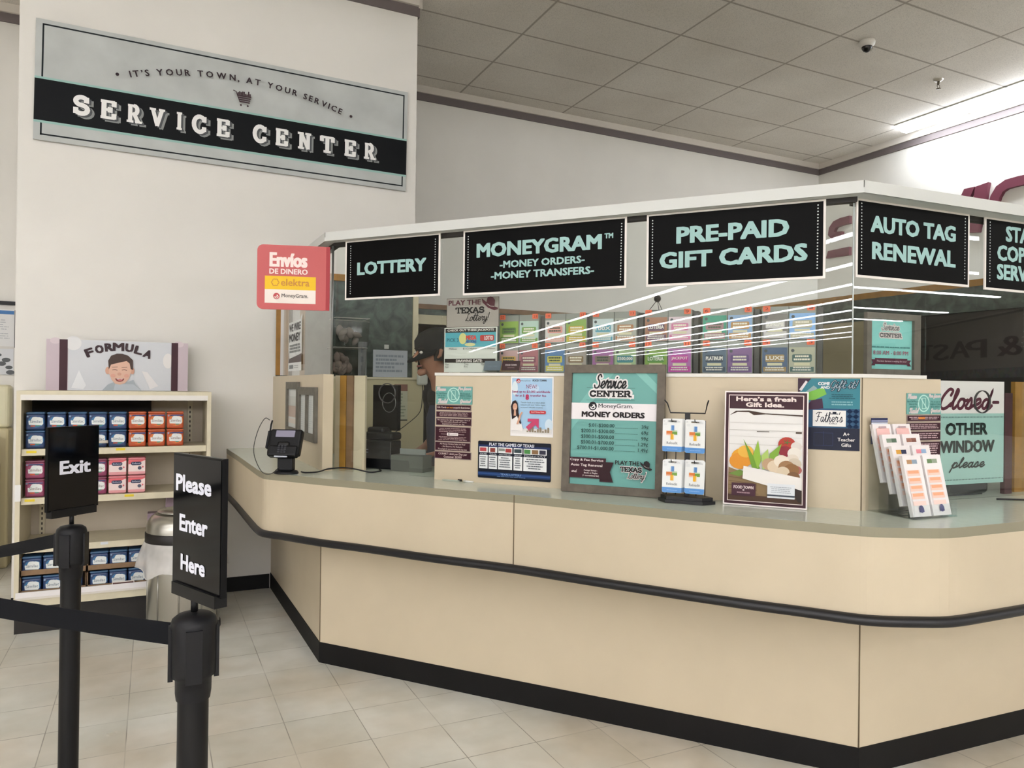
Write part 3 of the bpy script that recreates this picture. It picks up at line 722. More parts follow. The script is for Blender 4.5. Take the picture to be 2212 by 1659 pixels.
# arched line of print
def arched(a, body, cx, cy, r, a0, a1, hgt, hx, bold=.02, wordy=None):
    ws = []
    for ch in body:
        if ch == ' ': ws.append(.42); continue
        _, _, bb = glyphs(ch, bold); ws.append(bb[2] - bb[0] + .16)
    tot = sum(ws); x = 0; _, _, rb = glyphs('H', bold); k = hgt / (rb[3] - rb[1])
    for ch, wv in zip(body, ws):
        t = R(a0 + (a1 - a0) * (x + wv / 2) / tot); x += wv
        if ch == ' ': continue
        vs, fs, bb = glyphs(ch, bold); a.up()
        c_, s_ = math.sin(t), -math.cos(t)
        out = []
        for (u, v) in vs:
            lx = (u - (bb[0] + bb[2]) / 2) * k; ly = (v - rb[1]) * k
            px = cx + math.cos(t) * (r + ly) + math.sin(t) * lx; py = cy + math.sin(t) * (r + ly) - math.cos(t) * lx
            out.append((px - a.ox, py - a.oy, a.z))
        a.print_glyphs([q[:2] for q in out], fs, hx, bold * k)
RADA = 2.35
hb = math.degrees(math.asin(.705 / RADA))
arched(a, 'IT\u2019S YOUR TOWN, AT YOUR SERVICE', 1.24, .602 - RADA + .0, RADA, 90 + hb, 90 - hb, .040, '#3d3236', .028)
for x in (.463, 2.012): a.ell(x, .495, .011, .011, '#3d3236', 12)
a.rough = .5
cx, cy = 1.245, .490
a.line([(cx - .062, cy + .040), (cx - .045, cy + .036), (cx - .02, cy - .03)], .006, '#46353a')
for i, (l, r_) in enumerate(((-.038, .056), (-.032, .053), (-.027, .050), (-.022, .047))): a.rect(cx + l, cy + .006 - i * .014, cx + r_, cy + .016 - i * .014, '#46353a')
rd = random.Random(3)
for i in range(9): a.rect(cx - .036 + i * .010, cy + .016, cx - .027 + i * .010, cy + .026 + .026 * rd.random(), '#46353a', up=(i == 0))
for x in (-.012, .034): a.ell(cx + x, cy - .055, .007, .007, '#46353a', 10)
M = fW(-.703, 3.010, YW - .012) @ Matrix.Rotation(R(-.62), 4, 'Z')
M = frame((-.703, YW - .0125, 3.010), (1, 0, -.0094), (0, 0, 1))
tag(a.hang('wall_sign', M), 'large weathered grey wall sign reading SERVICE CENTER across a black band', 'sign')

# projecting red flag sign
R0 = (.845, 3.985); RD = Vector((.359, -.107, 0)).normalized()
a = Art(0, 0, .372, .340, '#c5605f', .012, .4, radius=.03)
a.rect(.352, 0, .372, .340, '#a8383e')
a.text('Envíos', .062, .224, .256, .300, '#f6e3dc', .045); a.text('DE DINERO', .062, .187, .258, .215, '#f6e3dc', .035)
a.rect(.040, .105, .300, .176, '#eec21c'); a.rect(.040, .033, .300, .105, '#f1e6dc')
for i in range(6):
    t = R(60 * i); a.ring(.093 + .011 * math.cos(t), .142 + .011 * math.sin(t), .010, .010, .004, '#c9883a', 60 * i - 60, 60 * i + 90, 6)
a.text('elektra', .122, .125, .268, .162, '#c9883a', .015)
moneygram_mark(a, .100, .070, .0165, '#c24f52', '#f1e6dc'); a.text('MoneyGram.', .126, .058, .262, .084, '#4f4a48', .005)
tag(a.hang('flag_sign', frame((R0[0] - RD.x * .372, R0[1] - RD.y * .372, 1.864), RD)), 'red sign for money transfers with rounded corners jutting from the glass corner', 'sign')

# ----------------------------------------------------------------- printed matter on the upstand
TEAL, MAR = '#6fa9a1', '#3a1622'
def no_phone(a, x0, z0, x1, z1):
    W, H = x1 - x0, z1 - z0
    a.rect(x0, z0, x1, z1, TEAL)
    cx, cy = x0 + .49 * W, z0 + .52 * H
    a.ring(cx, cy, .17 * W, .42 * H, .028 * W, '#b6e0d4'); a.line([(cx - .1 * W, cy + .28 * H), (cx + .1 * W, cy - .28 * H)], .022 * W, '#b6e0d4')
    a.border(cx - .055 * W, cy - .27 * H, cx + .055 * W, cy + .27 * H, .014 * W, '#b6e0d4')
    for (wd_, u0, v0, u1, v1) in (('Please', .02, .74, .28, .98), ('Thanks!', .06, .04, .34, .3)):
        a.word(wd_, x0 + u0 * W, z0 + v0 * H, x0 + u1 * W, z0 + v1 * H, '#d8d0cd', font=SCRIPT2, wd=.16, slant=.2, grow=.002)
    a.word('Por favor', x0 + .62 * W, z0 + .74 * H, x0 + .97 * W, z0 + .98 * H, '#d8d0cd', font=SCRIPT2, wd=.16, slant=.2, grow=.002)
    a.word('Gracias!', x0 + .68 * W, z0 + .04 * H, x0 + .98 * W, z0 + .28 * H, '#d8d0cd', font=SCRIPT2, wd=.16, slant=.2, grow=.002)
    for i, tx in enumerate(('No Cell Phone', 'Use at this', 'window.')): a.ctext(tx, x0 + .16 * W, z0 + (.57 - .12 * i) * H, .085 * H, '#2f6a66', .01)
    for i, tx in enumerate(('No se use el', 'Telefono Celular', 'en la ventana.')): a.ctext(tx, x0 + .81 * W, z0 + (.57 - .12 * i) * H, .085 * H, '#2f6a66', .01)
SCRIPT2 = dict(SCRIPT)
a = Art(.697, 1.383, .899, 1.469, TEAL, .002, .4); no_phone(a, .697, 1.383, .899, 1.469)
tag(a.hang('no_phone_notice', fA(.697, 1.383, -.001)), 'small teal no-phones notice above the maroon strips on the upstand', 'notice')
ROWS = [(.700, 1.353, .893, 1.380, 'gift cards'), (.699, 1.318, .897, 1.348, 'small print'), (.699, 1.279, .896, 1.315, 'lottery limit'), (.695, 1.201, .892, 1.274, 'tall, white bar'), (.695, 1.156, .891, 1.199, 'final sales'), (.694, 1.117, .896, 1.153, 'limit')]
SL = ['maroon strip saying gift cards not accepted, topmost below the teal notice', 'second maroon strip below the teal notice, two rows of small print',
      'third maroon strip, about limiting lottery tickets per person', 'tallest maroon strip with a white logo bar across its middle',
      'maroon strip saying money order sales are final', 'lowest maroon strip giving a daily limit per customer']
for i, (x0, z0, x1, z1, k) in enumerate(ROWS):
    a = Art(x0, z0, x1, z1, '#8a7a78', .0025, .35); a.rect(x0 + .0025, z0 + .003, x1 - .0025, z1 - .003, MAR, .35); xm = (x0 + x1) / 2; W = x1 - x0; H = z1 - z0
    PK = '#d9c3bd'
    if i == 0: a.ltext('Gift Cards', x0 + .006, z0 + .010, .0085, PK, .02, .05); a.ltext('are not', x0 + .059, z0 + .010, .0085, '#e0913a', .03, .035); a.ltext('accepted for Booth Services', x0 + .097, z0 + .010, .0085, PK, .02, .09)
    elif i == 1: a.greek(x0 + .012, z0 + .006, x1 - .012, z1 - .004, 3, '#a98f8e', 4, .5, True, .85)
    elif i == 2:
        for j, tx in enumerate(('We reserve the right to implement a limit of', 'Ten (10) Lottery Scratch off Tickets', 'requested per person, per day.')): a.ctext(tx, xm, z1 - .012 - .0095 * j, .0068, PK, .01, W * .95)
    elif i == 3:
        a.greek(x0 + .012, z0 + .045, x1 - .012, z1 - .006, 3, '#a98f8e', 8, .42, True, .8); a.greek(x0 + .012, z0 + .006, x1 - .012, z0 + .026, 3, '#a98f8e', 9, .42, True, .8)
        a.rect(xm - .065, z0 + .035, xm + .065, z0 + .0365, '#d9c3bd'); a.rect(xm - .031, z0 + .029, xm + .031, z0 + .043, '#eee6e4'); moneygram_mark(a, xm - .020, z0 + .036, .0045, '#3a3a3a', '#eee6e4'); a.text('MoneyGram', xm - .013, z0 + .033, xm + .025, z0 + .039, '#6a6260', 0)
    elif i == 4:
        for j, tx in enumerate(('All Money Orders Sales are Final', '- No Returns, No Refunds -', 'We apologize for any inconvenience this may cause')): a.ctext(tx, xm, z1 - .013 - .0122 * j, .0072, PK, .01, W * .82)
    else:
        a.ctext('COPART Limit per Day per', xm, z1 - .016, .0095, PK, .02, W * .9); a.ctext('Customer: $2500', xm, z0 + .006, .0095, PK, .02, W * .6)
    tag(a.hang('notice_strip', fA(x0, z0, -.001)), SL[i], 'notice', 'maroon notice strips on the upstand')
# the same set on the right panel, half hidden by the slip holder
a = Art(.234, 1.381, .426, 1.464, TEAL, .002, .4); no_phone(a, .234, 1.381, .426, 1.464)
tag(a.hang('no_phone_notice', fR(.234, 1.381, -.001)), 'small teal no-phones notice beside the white and teal Closed sign', 'notice')
RW = [(1.352, 1.378), (1.316, 1.348), (1.276, 1.313), (1.198, 1.272), (1.153, 1.194), (1.115, 1.150)]
for i, (z0, z1) in enumerate(RW):
    a = Art(.236, z0, .425, z1, '#8a7a78', .0025, .35); a.rect(.2385, z0 + .003, .4225, z1 - .003, MAR, .35)
    a.greek(.246, z0 + .007, .415, z1 - .006, max(1, round((z1 - z0) / .011)), '#c9aeb0', 20 + i, .5, True, .85)
    if i == 0: a.rect(.298, z0 + .009, .335, z1 - .008, '#d8843a')
    o = ['topmost', 'second', 'third', 'fourth and tallest', 'fifth', 'lowest'][i]
    tag(a.hang('notice_strip', fR(.236, z0, -.001)), o + ' maroon strip below the teal notice, behind the play slip holder', 'notice', 'maroon notice strips beside the closed sign')

# money transfer poster
x0, z0, x1, z1 = 1.102, 1.242, 1.317, 1.520
a = Art(x0, z0, x1, z1, '#f3f0ee', .0015, .25)
W, H = x1 - x0, z1 - z0; f = lambda u, v: (x0 + u * W, z0 + v * H)
a.rect(*f(.03, .06), *f(.97, .97), '#a9cbe6', .25)
for (u, v, ru, rv, c) in ((.9, .2, .09, .1, '#d3e4f0'), (.1, .8, .07, .12, '#dbe8ee'), (.55, .8, .12, .07, '#c3daee')): a.ell(*f(u, v), ru * W, rv * H, c)
a.rect(*f(.03, .045), *f(.97, .13), '#e9e6e2', .25)
moneygram_mark(a, *f(.18, .925), .05 * W, '#c0444c', '#dfe8ee'); a.text('MoneyGram', *f(.25, .91), *f(.47, .94), '#7b7f86', 0); a.text('FOOD TOWN', *f(.52, .915), *f(.84, .95), '#4f4f56', .03)
a.text('NEW!', *f(.37, .80), *f(.62, .865), '#9c5a7c', 0)
a.text('Send up to $1,000 worldwide', *f(.04, .715), *f(.93, .765), '#a03a6e', .02)
a.text('for an $', *f(.12, .655), *f(.33, .70), '#a03a6e', .02); a.text('8', *f(.36, .61), *f(.44, .70), '#c0305a', .05); a.text('transfer fee', *f(.47, .665), *f(.84, .70), '#a03a6e', .02)
for j, tx in enumerate(('Transfer funds on a robust global', 'network with over 3 billion digital', 'accounts & 440,000+ locations')): a.ltext(tx, *f(.25, .555 - .04 * j), .022 * H, '#59616b', .0, .66 * W)
a.rrect(*f(.46, .38), *f(.84, .435), .02 * H, '#c03a40'); a.text('Send Money Here', *f(.50, .396), *f(.80, .42), '#f6dede', .01)
a.poly([f(.42, .30), f(.68, .30), f(.68, .13), f(.60, .20), f(.46, .09), f(.38, .16), f(.52, .25), f(.42, .25)], '#c4466c')
for i in range(9): a.rect(*f(.40 + .06 * i, .075), *f(.44 + .06 * i, .10 + .03 * ((i * 7) % 3)), '#8d7f6a', up=(i == 0))
a.poly([f(.03, .1), f(.03, .28), f(.1, .34), f(.2, .34), f(.28, .2), f(.32, .12), f(.28, .09)], '#f0ece8')
a.poly([f(.05, .28), f(.02, .5), f(.06, .58), f(.13, .6), f(.18, .55), f(.2, .4), f(.27, .22), f(.24, .2), f(.17, .34), f(.1, .3)], '#2b1f22')
a.ell(*f(.12, .49), .052 * W, .062 * H, '#d5a58c'); a.poly([f(.09, .34), f(.15, .34), f(.14, .44), f(.1, .44)], '#d5a58c')
a.ell(*f(.125, .465), .02 * W, .006 * H, '#f3e2dc', 10, 180, 360)
for u in (.105, .14): a.ell(*f(u, .505), .006 * W, .004 * H, '#3a2a28', 8)
a.poly([f(.16, .2), f(.21, .2), f(.27, .35), f(.31, .40), f(.28, .41), f(.23, .36)], '#d5a58c')
tag(a.hang('poster', fA(x0, z0, -.001)), 'light blue money transfer poster with a dark-haired woman pointing', 'poster')

# games timetable plate
x0, z0, x1, z1 = .934, 1.038, 1.308, 1.213
a = Art(x0, z0, x1, z1, '#0d1424', .003, .3, radius=.006); W, H = x1 - x0, z1 - z0; f = lambda u, v: (x0 + u * W, z0 + v * H)
a.rect(*f(.006, .84), *f(.994, .90), '#1d2f5c'); a.rect(*f(.006, .06), *f(.994, .17), '#1c3766'); a.rect(*f(.006, .10), *f(.994, .14), '#2c4f88')
a.text('PLAY THE GAMES OF TEXAS!', *f(.16, .875), *f(.78, .96), '#e6e9f2', .03)
cols = [(.02, .14), (.155, .275), (.29, .485), (.505, .625), (.64, .95)]
for j, (u0, u1) in enumerate(cols):
    a.rect(*f(u0, .69), *f(u1, .845), '#eef0f0'); a.rect(*f(u0, .255), *f(u1, .62), '#eef0f0')
    a.text(('MON-WED', 'TUES-FRI', 'MON-WED-SAT', 'MON-SAT', 'MON-SAT')[j], *f(u0 + .012, .635), *f(u1 - .012, .668), '#dfe3ea', 0)
for (u0, u1, c, v0) in ((.035, .125, '#b84a4e', .72), (.18, .25, '#8a4038', .71), (.30, .385, '#8b8f86', .75), (.395, .475, '#a33b3a', .72), (.515, .615, '#3b4a4d', .72), (.65, .735, '#4d8a4a', .71), (.755, .84, '#8a6a4a', .71), (.855, .94, '#353545', .71)): a.rect(*f(u0, v0), *f(u1, .82), c)
for (u0, u1) in cols: a.greek(*f(u0 + .014, .30), *f(u1 - .014, .60), 5, '#555b63', int(u0 * 100), .4, True, .6)
a.text('TEXAS LOTTERY', *f(.33, .10), *f(.62, .155), '#8fb2df', .0); a.greek(*f(.28, .055), *f(.68, .085), 1, '#5f82b5', 5, .5, True, .95)
tag(a.hang('timetable_plate', fA(x0, z0, -.001)), 'dark blue lottery draw timetable low on the upstand', 'notice')

# framed price board
x0, z0, x1, z1 = 1.386, CT + .001, 1.8385, 1.572
FR = '#6f665a'
M = frame(pA(x0, -.055, z0), (DA.x, DA.y, 0), (NA.x * -.05, NA.y * -.05, 1))
t = thing('framed_price_board', 'grey wood framed teal price board for money orders standing on the counter', 'framed sign', M)
fm = P(FR, .6, noise=.35, scale=25)
W, H = x1 - x0, z1 - z0
b = MB()
for (p, q, r_, s_) in ((0, 0, W, .034), (0, H - .036, W, H), (0, .034, .036, H - .036), (W - .033, .034, W, H - .036)): b.box(p, q, 0, r_, s_, .02, fm)
b.build('frame', t)
a = Art(0, 0, W - .07, H - .07, TEAL, .004, .3); w_, h_ = W - .07, H - .07; f = lambda u, v: (u * w_, v * h_)
a.poly([f(0, .62), f(.35, 1), f(.5, 1), f(0, .48)], '#7dbab1'); a.poly([f(.75, 1), f(1, .82), f(1, .9), f(.87, 1)], '#84c0b6')
a.word('Service', *f(.265, .855), *f(.655, .995), '#e8e4e2', font=SCRIPT, wd=.14, slant=.22, grow=.013)
a.word('Service', *f(.265, .855), *f(.655, .995), '#141112', font=SCRIPT, wd=.14, slant=.22)
a.rect(*f(.18, .867), *f(.75, .869), '#2b4a46')
a.word('CENTER', *f(.215, .785), *f(.735, .845), '#e8e4e2', wd=.3, grow=.012); a.word('CENTER', *f(.215, .785), *f(.725, .845), '#141112', wd=.27)
a.rect(*f(.18, .756), *f(.75, .758), '#2b4a46')
a.rect(*f(0, .582), *f(1, .73), '#eee9ea')
moneygram_mark(a, *f(.26, .703), .019, '#16161a', '#eee9ea'); a.text('MoneyGram.', *f(.33, .678), *f(.735, .727), '#2a2a2e', .005)

a.text('MONEY ORDERS', *f(.13, .605), *f(.87, .655), '#1d1214', .06)
for j, (l, r_) in enumerate((('$.01-$200.00', '39\u00a2'), ('$200.01-$300.00', '69\u00a2'), ('$300.01-$500.00', '99\u00a2'), ('$500.01-$700.00', '1.29\u00a2'), ('$700.01-$1,000.00', '1.49\u00a2'))):
    y = .517 - .0505 * j; a.ltext(l, *f(.525, y), .031 * h_, '#1e3c3a', .01, right=True, maxw=.51 * w_); a.ltext(r_, *f(.915, y - .002), .030 * h_, '#1e3c3a', .01, right=True)
    k0, k1 = .535, .80 if j < 3 else .775
    a.up()
    for i in range(26): a.rect(*f(k0 + (k1 - k0) * i / 26, y - .004), *f(k0 + (k1 - k0) * (i + .55) / 26, y + .0005), '#2d504c', up=False)
a.poly([f(0, .06), f(.44, .06), f(.44, .242), f(0, .242)], MAR); a.poly([f(.37, .035), f(.53, .035), f(.49, .125), f(.53, .21), f(.37, .21)], '#2c0f18')
a.text('Copy & Fax Service', *f(.01, .205), *f(.41, .232), '#e9dcd8', .03); a.text('Auto Tag Renewal', *f(.02, .158), *f(.40, .187), '#e9dcd8', .03)
a.word('and', *f(.03, .105), *f(.10, .135), '#e9dcd8', font=SCRIPT, wd=.12, slant=.2)
for j, tx in enumerate(('Postage Stamps -', 'Books or Singles', '(+ convenience fee)')): a.ctext(tx, *f(.265, .124 - .023 * j), .013 * h_, '#e9dcd8', .02, .27 * w_)
lottery_logo(a, *f(.55, .055), *f(.97, .235), '#1c1718', '#191415', '#1f1a1c', glow='#e6e0dd')
o = a.build('print', t, Matrix.Translation((.035, .034, .004)))

# fresh gift idea standee
x0, x1 = 0, .312; H = .452
base0 = pA(2.087, -.085, CT + .001)
M = frame(base0, (DA.x, DA.y, 0), (-NA.x * .06, -NA.y * .06, 1))
a = Art(0, 0, .313, H, '#efe6e2', .008, .35); f = lambda u, v: (u * .313, v * H)
a.rect(*f(.015, .012), *f(.985, .988), MAR); a.border(*f(.05, .035), *f(.95, .968), .003, '#e8d8d2')
a.rect(*f(.062, .045), *f(.938, .845), '#e6e4e0')

a.text('Here\u2019s a fresh', *f(.14, .912), *f(.86, .952), '#e8d8d2', .06); a.text('Gift Idea.', *f(.26, .862), *f(.72, .902), '#e8d8d2', .06)
a.poly([f(.062, .785), f(.16, .815), f(.3, .815), f(.36, .79), f(.5, .80), f(.938, .787), f(.938, .80), f(.5, .808), f(.30, .83), f(.14, .825)], '#3e2a1c')
rd = random.Random(5)
for (y, c) in ((.72, '#d5d2cc'), (.655, '#c9c6c0'), (.60, '#dcdad5'), (.53, '#cfccc6')): a.rect(*f(.062, y), *f(.938, y + .006), c)
a.rect(*f(.40, .645), *f(.55, .652), '#5d554c'); a.rect(*f(.86, .64), *f(.93, .655), '#4a3c32')
a.poly([f(.062, .045), f(.938, .045), f(.938, .17), f(.3, .27), f(.062, .33)], '#8b7350')
for i in range(7): a.line([f(.07, .07 + .035 * i), f(.45 - .02 * i, .075 + .03 * i)], .002, '#6a5236')
a.poly([f(.062, .045), f(.938, .045), f(.938, .085), f(.062, .095)], '#4a3222')
a.poly([f(.062, .27), f(.2, .31), f(.28, .29), f(.2, .25)], '#6d8a3a')
for (u, v, r1, c) in ((.24, .42, .045, '#e0a02c'), (.2, .385, .04, '#d98f26'), (.27, .47, .03, '#e3b044')): a.ell(*f(u, v), r1, r1 * .8, c)
for (u, v, r1, c) in ((.76, .545, .032, '#b23a2c'), (.74, .485, .024, '#8a2430'), (.87, .53, .02, '#d8d0c8'), (.85, .47, .026, '#e3ddd2'), (.83, .42, .022, '#d8cdbd'), (.85, .38, .026, '#c9bda8'), (.88, .33, .018, '#a8605a')): a.ell(*f(u, v), r1, r1 * .9, c)
for (p0, p1, p2, p3, c) in (((.28, .50), (.24, .58), (.45, .33), (.36, .31), '#6f9a2e'), ((.36, .44), (.42, .575), (.46, .40), (.42, .32), '#8bb23c'), ((.55, .33), (.56, .46), (.70, .55), (.64, .40), '#7fa83a'), ((.48, .32), (.46, .44), (.54, .50), (.56, .34), '#a9c468')): a.poly([f(*p0), f(*p1), f(*p2), f(*p3)], c)
for (u, v, r1, c) in ((.56, .37, .028, '#b99a78'), (.63, .35, .03, '#d9c6aa'), (.70, .40, .028, '#e2d6c2'), (.76, .35, .03, '#9c7650'), (.82, .33, .028, '#8a6238'), (.72, .31, .024, '#d5c4a8'), (.84, .27, .024, '#7a5636')): a.ell(*f(u, v), r1, r1 * .85, c)
for k in range(5): a.line([f(.76, .56), f(.76 + .04 * math.cos(k * 1.25), .565 + .02 * math.sin(k * 1.25))], .0025, '#4f7a34')
a.poly([f(.24, .235), f(.25, .345), f(.94, .265), f(.938, .13), f(.75, .15)], '#e7e3dd')
a.poly([f(.78, .19), f(.938, .16), f(.938, .06), f(.9, .06)], '#2d2119')
for (u0, v0, u1, v1, c) in ((.11, .085, .40, .195, '#43202e'), (.54, .083, .86, .205, '#dfe3e6')): a.rect(*f(u0, v0), *f(u1, v1), c)
a.text('FOOD TOWN', *f(.135, .145), *f(.375, .172), '#e2d2d0', .03); a.greek(*f(.17, .10), *f(.34, .125), 1, '#a08088', 3, .5, True, .9); a.ell(*f(.255, .135), .004, .003, '#d8c8c8', 8)
a.rect(*f(.54, .098), *f(.86, .112), '#3e4650'); a.greek(*f(.57, .125), *f(.83, .185), 4, '#aab0b6', 6, .4, True, .8)
tag(a.hang('standing_poster', M), 'maroon bordered gift idea poster with vegetables standing on the counter', 'poster')

# come and gift it poster
x0, z0, x1, z1 = 2.357, 1.240, 2.580, 1.518
a = Art(x0, z0, x1, z1, '#3a8290', .0015, .3); W, H = x1 - x0, z1 - z0; f = lambda u, v: (x0 + u * W, z0 + v * H)
a.rect(*f(0, .28), *f(1, .58), '#2f5a7e'); a.rect(*f(0, 0), *f(1, .31), '#1b2036')
a.poly([f(0, 1), f(.22, 1), f(.0, .78)], '#3d2738'); a.poly([f(.02, .84), f(.13, .97), f(.16, .95), (x0 + .06 * W, z0 + .82 * H)], '#e6dfe0')
a.poly([f(0, .72), f(.26, .9), f(.32, .86), f(.1, .7)], '#8fa8a8')
a.poly([f(.16, .80), f(.42, .88), f(.47, .78), f(.26, .69), f(.12, .7)], '#7cba4e'); a.poly([f(.1, .55), f(.42, .58), f(.40, .72), f(.22, .69)], '#41283f')
a.text('COME', *f(.33, .905), *f(.52, .95), '#dfe6e8', .05); a.text('AND', *f(.37, .855), *f(.52, .895), '#dfe6e8', .05)
a.word('Gift it!', *f(.53, .82), *f(.985, .975), '#1a2a38', font=SCRIPT, wd=.1, slant=.2, grow=.004); a.word('Gift it!', *f(.53, .82), *f(.98, .975), '#9fb6c0', font=SCRIPT, wd=.08, slant=.2)
a.greek(*f(.5, .71), *f(.94, .79), 3, '#245a66', 3, .4, True, .7); a.greek(*f(.5, .62), *f(.94, .69), 2, '#7fb4bc', 4, .5, True, .7)
for i in range(5):
    for j in range(4): a.poly([f(.84 + .1 * (i % 2), .30 + .07 * j), f(.89 + .1 * (i % 2), .335 + .07 * j), f(.84 + .1 * (i % 2), .37 + .07 * j), f(.79 + .1 * (i % 2), .335 + .07 * j)], '#1c3a62', up=(i == 0 and j == 0))
a.rect(*f(.25, .33), *f(.78, .555), '#eceae6'); a.word("Father's", *f(.29, .385), *f(.74, .535), '#1d2230', font=SCRIPT, wd=.09, slant=.1); a.text('DAD', *f(.52, .36), *f(.64, .38), '#3a3f4c', .02)
a.poly([f(.54, .50), f(.66, .50), f(.66, .51), f(.63, .51), f(.63, .535), f(.57, .535), f(.57, .51), f(.54, .51)], '#1d2230')
a.border(*f(.27, .06), *f(.58, .24), .001, '#3a4a74'); a.line([f(.43, .06), f(.43, .26)], .001, '#3a4a74')
for j, tx in enumerate(('A+', 'Teacher', 'Gifts')): a.ctext(tx, *f(.79, .205 - .075 * j), .045 * H, '#e9e6e2', .03)
tag(a.hang('poster', fA(x0, z0, -.001)), 'dark teal gift poster on the upstand behind the maroon standee', 'poster')

# closed sign behind the right window
x0, z0, x1, z1 = .590, 1.068, 1.010, 1.520
a = Art(x0, z0, x1, z1, '#a6cac3', .006, .35); W, H = x1 - x0, z1 - z0; f = lambda u, v: (x0 + u * W, z0 + v * H)
a.rect(*f(0, .685), *f(1, 1), '#efe8e6'); a.up()
for v in (.645, .04):
    for i in range(44): a.rect(*f(.02 + .0222 * i, v), *f(.032 + .0222 * i, v + .01), '#46605e', up=False)
a.word('Closed-', *f(.0, .715), *f(.93, .935), '#5d2738', font=SCRIPT, wd=.17, slant=.2)
a.text('OTHER', *f(.10, .475), *f(.74, .595), '#1b2624', .05); a.text('WINDOW', *f(.02, .305), *f(.85, .425), '#1b2624', .05)
a.word('please', *f(.15, .115), *f(.71, .265), '#1b2624', font=SCRIPT, wd=.16, slant=.25)
tag(a.hang('closed_sign', fR(x0, z0, .14)), 'white and teal Closed sign sending customers to the other window', 'sign')
b = MB(); b.box(0, 0, 0, .05, .455, .02, P('#4a1d24', .55, noise=.4, scale=20))
tag(b.build('wood_post', None, fR(1.012, CT + .002, .15)), 'dark red wooden board standing at the edge of the Closed sign', 'board')
b = MB(); b.bbox(0, 0, 0, .27, .085, .10, P('#141318', .35), .02, 3); b.box(.02, -.006, .02, .25, .0, .08, P('#232228', .5))
tag(b.build('black_tray', None, fR(.665, CT + .001, .245) @ Matrix.Translation((0, 0.006, 0))), 'rounded black plastic tray on the counter below the Closed sign', 'tray')
# small frames on the left panel
def strip_frame(sx, z0, w_, h_, panes, label, sheet):
    t = thing('picture_frame', label, 'picture frame', fL(sx + w_, z0, -.001), 'grey frames on the left panel')
    fm = P('#6e6a5f', .6, noise=.3, scale=30); b = MB(); e = .045
    b.box(0, 0, 0, w_, e, .016, fm); b.box(0, h_ - e, 0, w_, h_, .016, fm)
    n = panes; pw = (w_ - e * (n + 1)) / n
    for i in range(n + 1): b.box(i * (pw + e), e, 0, i * (pw + e) + e, h_ - e, .016, fm)
    b.build('frame', t)
    a = Art(0, 0, w_ - .02, h_ - .02, '#d2d6d2', .004, .3)
    if sheet: a.rect(.03, .10, w_ - .05, .17, '#b7a394'); a.rect(.03, .06, w_ - .05, .09, '#d8cfc4'); a.rect(.03, h_ - .16, w_ - .05, h_ - .10, '#bfc3bc')
    else: a.greek(.04, .06, w_ - .06, h_ - .08, 14, '#bcc3c2', 4, .3, False, .7)
    a.build('sheet', t, Matrix.Translation((.01, .01, 0)))
strip_frame(.615, 1.155, .39, .330, 1, 'grey framed notice, upper left one on the left counter panel', True)
strip_frame(.118, 1.150, .485, .305, 2, 'wide grey double frame on the left panel behind the card reader', False)
# wire money sheet on the left glass
a = Art(.84, 1.56, 1.29, 1.90, '#3b3032', .002, .4); x0, z0 = .84, 1.56; 
b = None
L2 = lambda s, z: (2.13 - s, z)      # left to right as seen from outside
a = Art(.84, 1.555, 1.29, 1.925, '#3b3032', .002, .4, face=False)
a.poly([(.845, 1.89), (1.235, 1.89), (1.285, 1.925), (1.29, 1.67), (.875, 1.645), (.84, 1.70)], '#e9ecea'); a.poly([(.84, 1.62), (.86, 1.64), (1.28, 1.668), (1.285, 1.60), (.84, 1.60)], '#4a3d3f'); a.rect(.84, 1.56, 1.285, 1.615, '#e9ecea')
a.text('WE WIRE', .86, 1.825, 1.25, 1.875, '#1c1a1c', .05); a.text('MONEY', .86, 1.755, 1.24, 1.81, '#1c1a1c', .05); a.greek(.88, 1.68, 1.27, 1.74, 3, '#8b908f', 3, .7, False, .9); a.greek(1.05, 1.575, 1.26, 1.60, 2, '#9a9fa0', 3, .3)
a.rect(.88, 1.575, 1.02, 1.60, '#7c8082')
tag(a.hang('paper_sign', fL(2.13 - .84, 1.555, .052)), 'torn white paper sign about wiring money taped inside the left glass', 'sign')
# ================================================================= STORE LIGHTS
TUBE = EM('#f8f8ff', TUBE_POWER); WTUBE = EM('#f0f6ff', WALL_TUBE_POWER); FIXW = P('#d6d3cb', .5)
names = ['nearest the counter', 'second', 'third', 'fourth', 'fifth', 'sixth', 'seventh', 'eighth', 'farthest']
for k in range(9):
    y0 = -5.3 - 2.15 * k
    nx = 48
    ang = math.atan(.045)
    M = Matrix.Translation((0, y0, CEIL)) @ Matrix.Rotation(ang, 4, 'Z')
    t = thing('strip_light', names[k] + ' long row of ceiling strip lights mirrored in the slanted counter glass', 'strip light', M, 'rows of fluorescent strip lights')
    b = MB(); b.box(-58, -.10, -.05, -58 + nx * 1.32, .10, -.001, FIXW); b.build('housing', t)
    b = MB()
    for i in range(nx):
        x = -58 + i * 1.32
        b.box(x, -.075, -.085, x + 1.22, .07, -.052, TUBE)
    b.build('tube', t)
for k, (y0, nx) in enumerate(((-6.25, 7), (-9.35, 8), (-12.5, 11), (-16.6, 13), (-19.9, 14))):
    nx = min(nx, int((A0.x + (y0 + .4 - A0.y) / dB.y * dB.x - 1.4 - 9) / 1.32))
    t = thing('strip_light', ('nearest', 'second', 'third', 'fourth', 'farthest')[k] + ' row of strip lights on the bakery side, mirrored in the right glass', 'strip light', Matrix.Translation((9, y0, CEIL)), 'rows of fluorescent strip lights')
    b = MB(); b.box(0, -.10, -.05, nx * 1.32, .10, -.001, FIXW); b.build('housing', t)
    b = MB()
    for i in range(nx): b.box(i * 1.32, -.075, -.085, i * 1.32 + 1.22, .075, -.052, TUBE)
    b.build('tube', t)
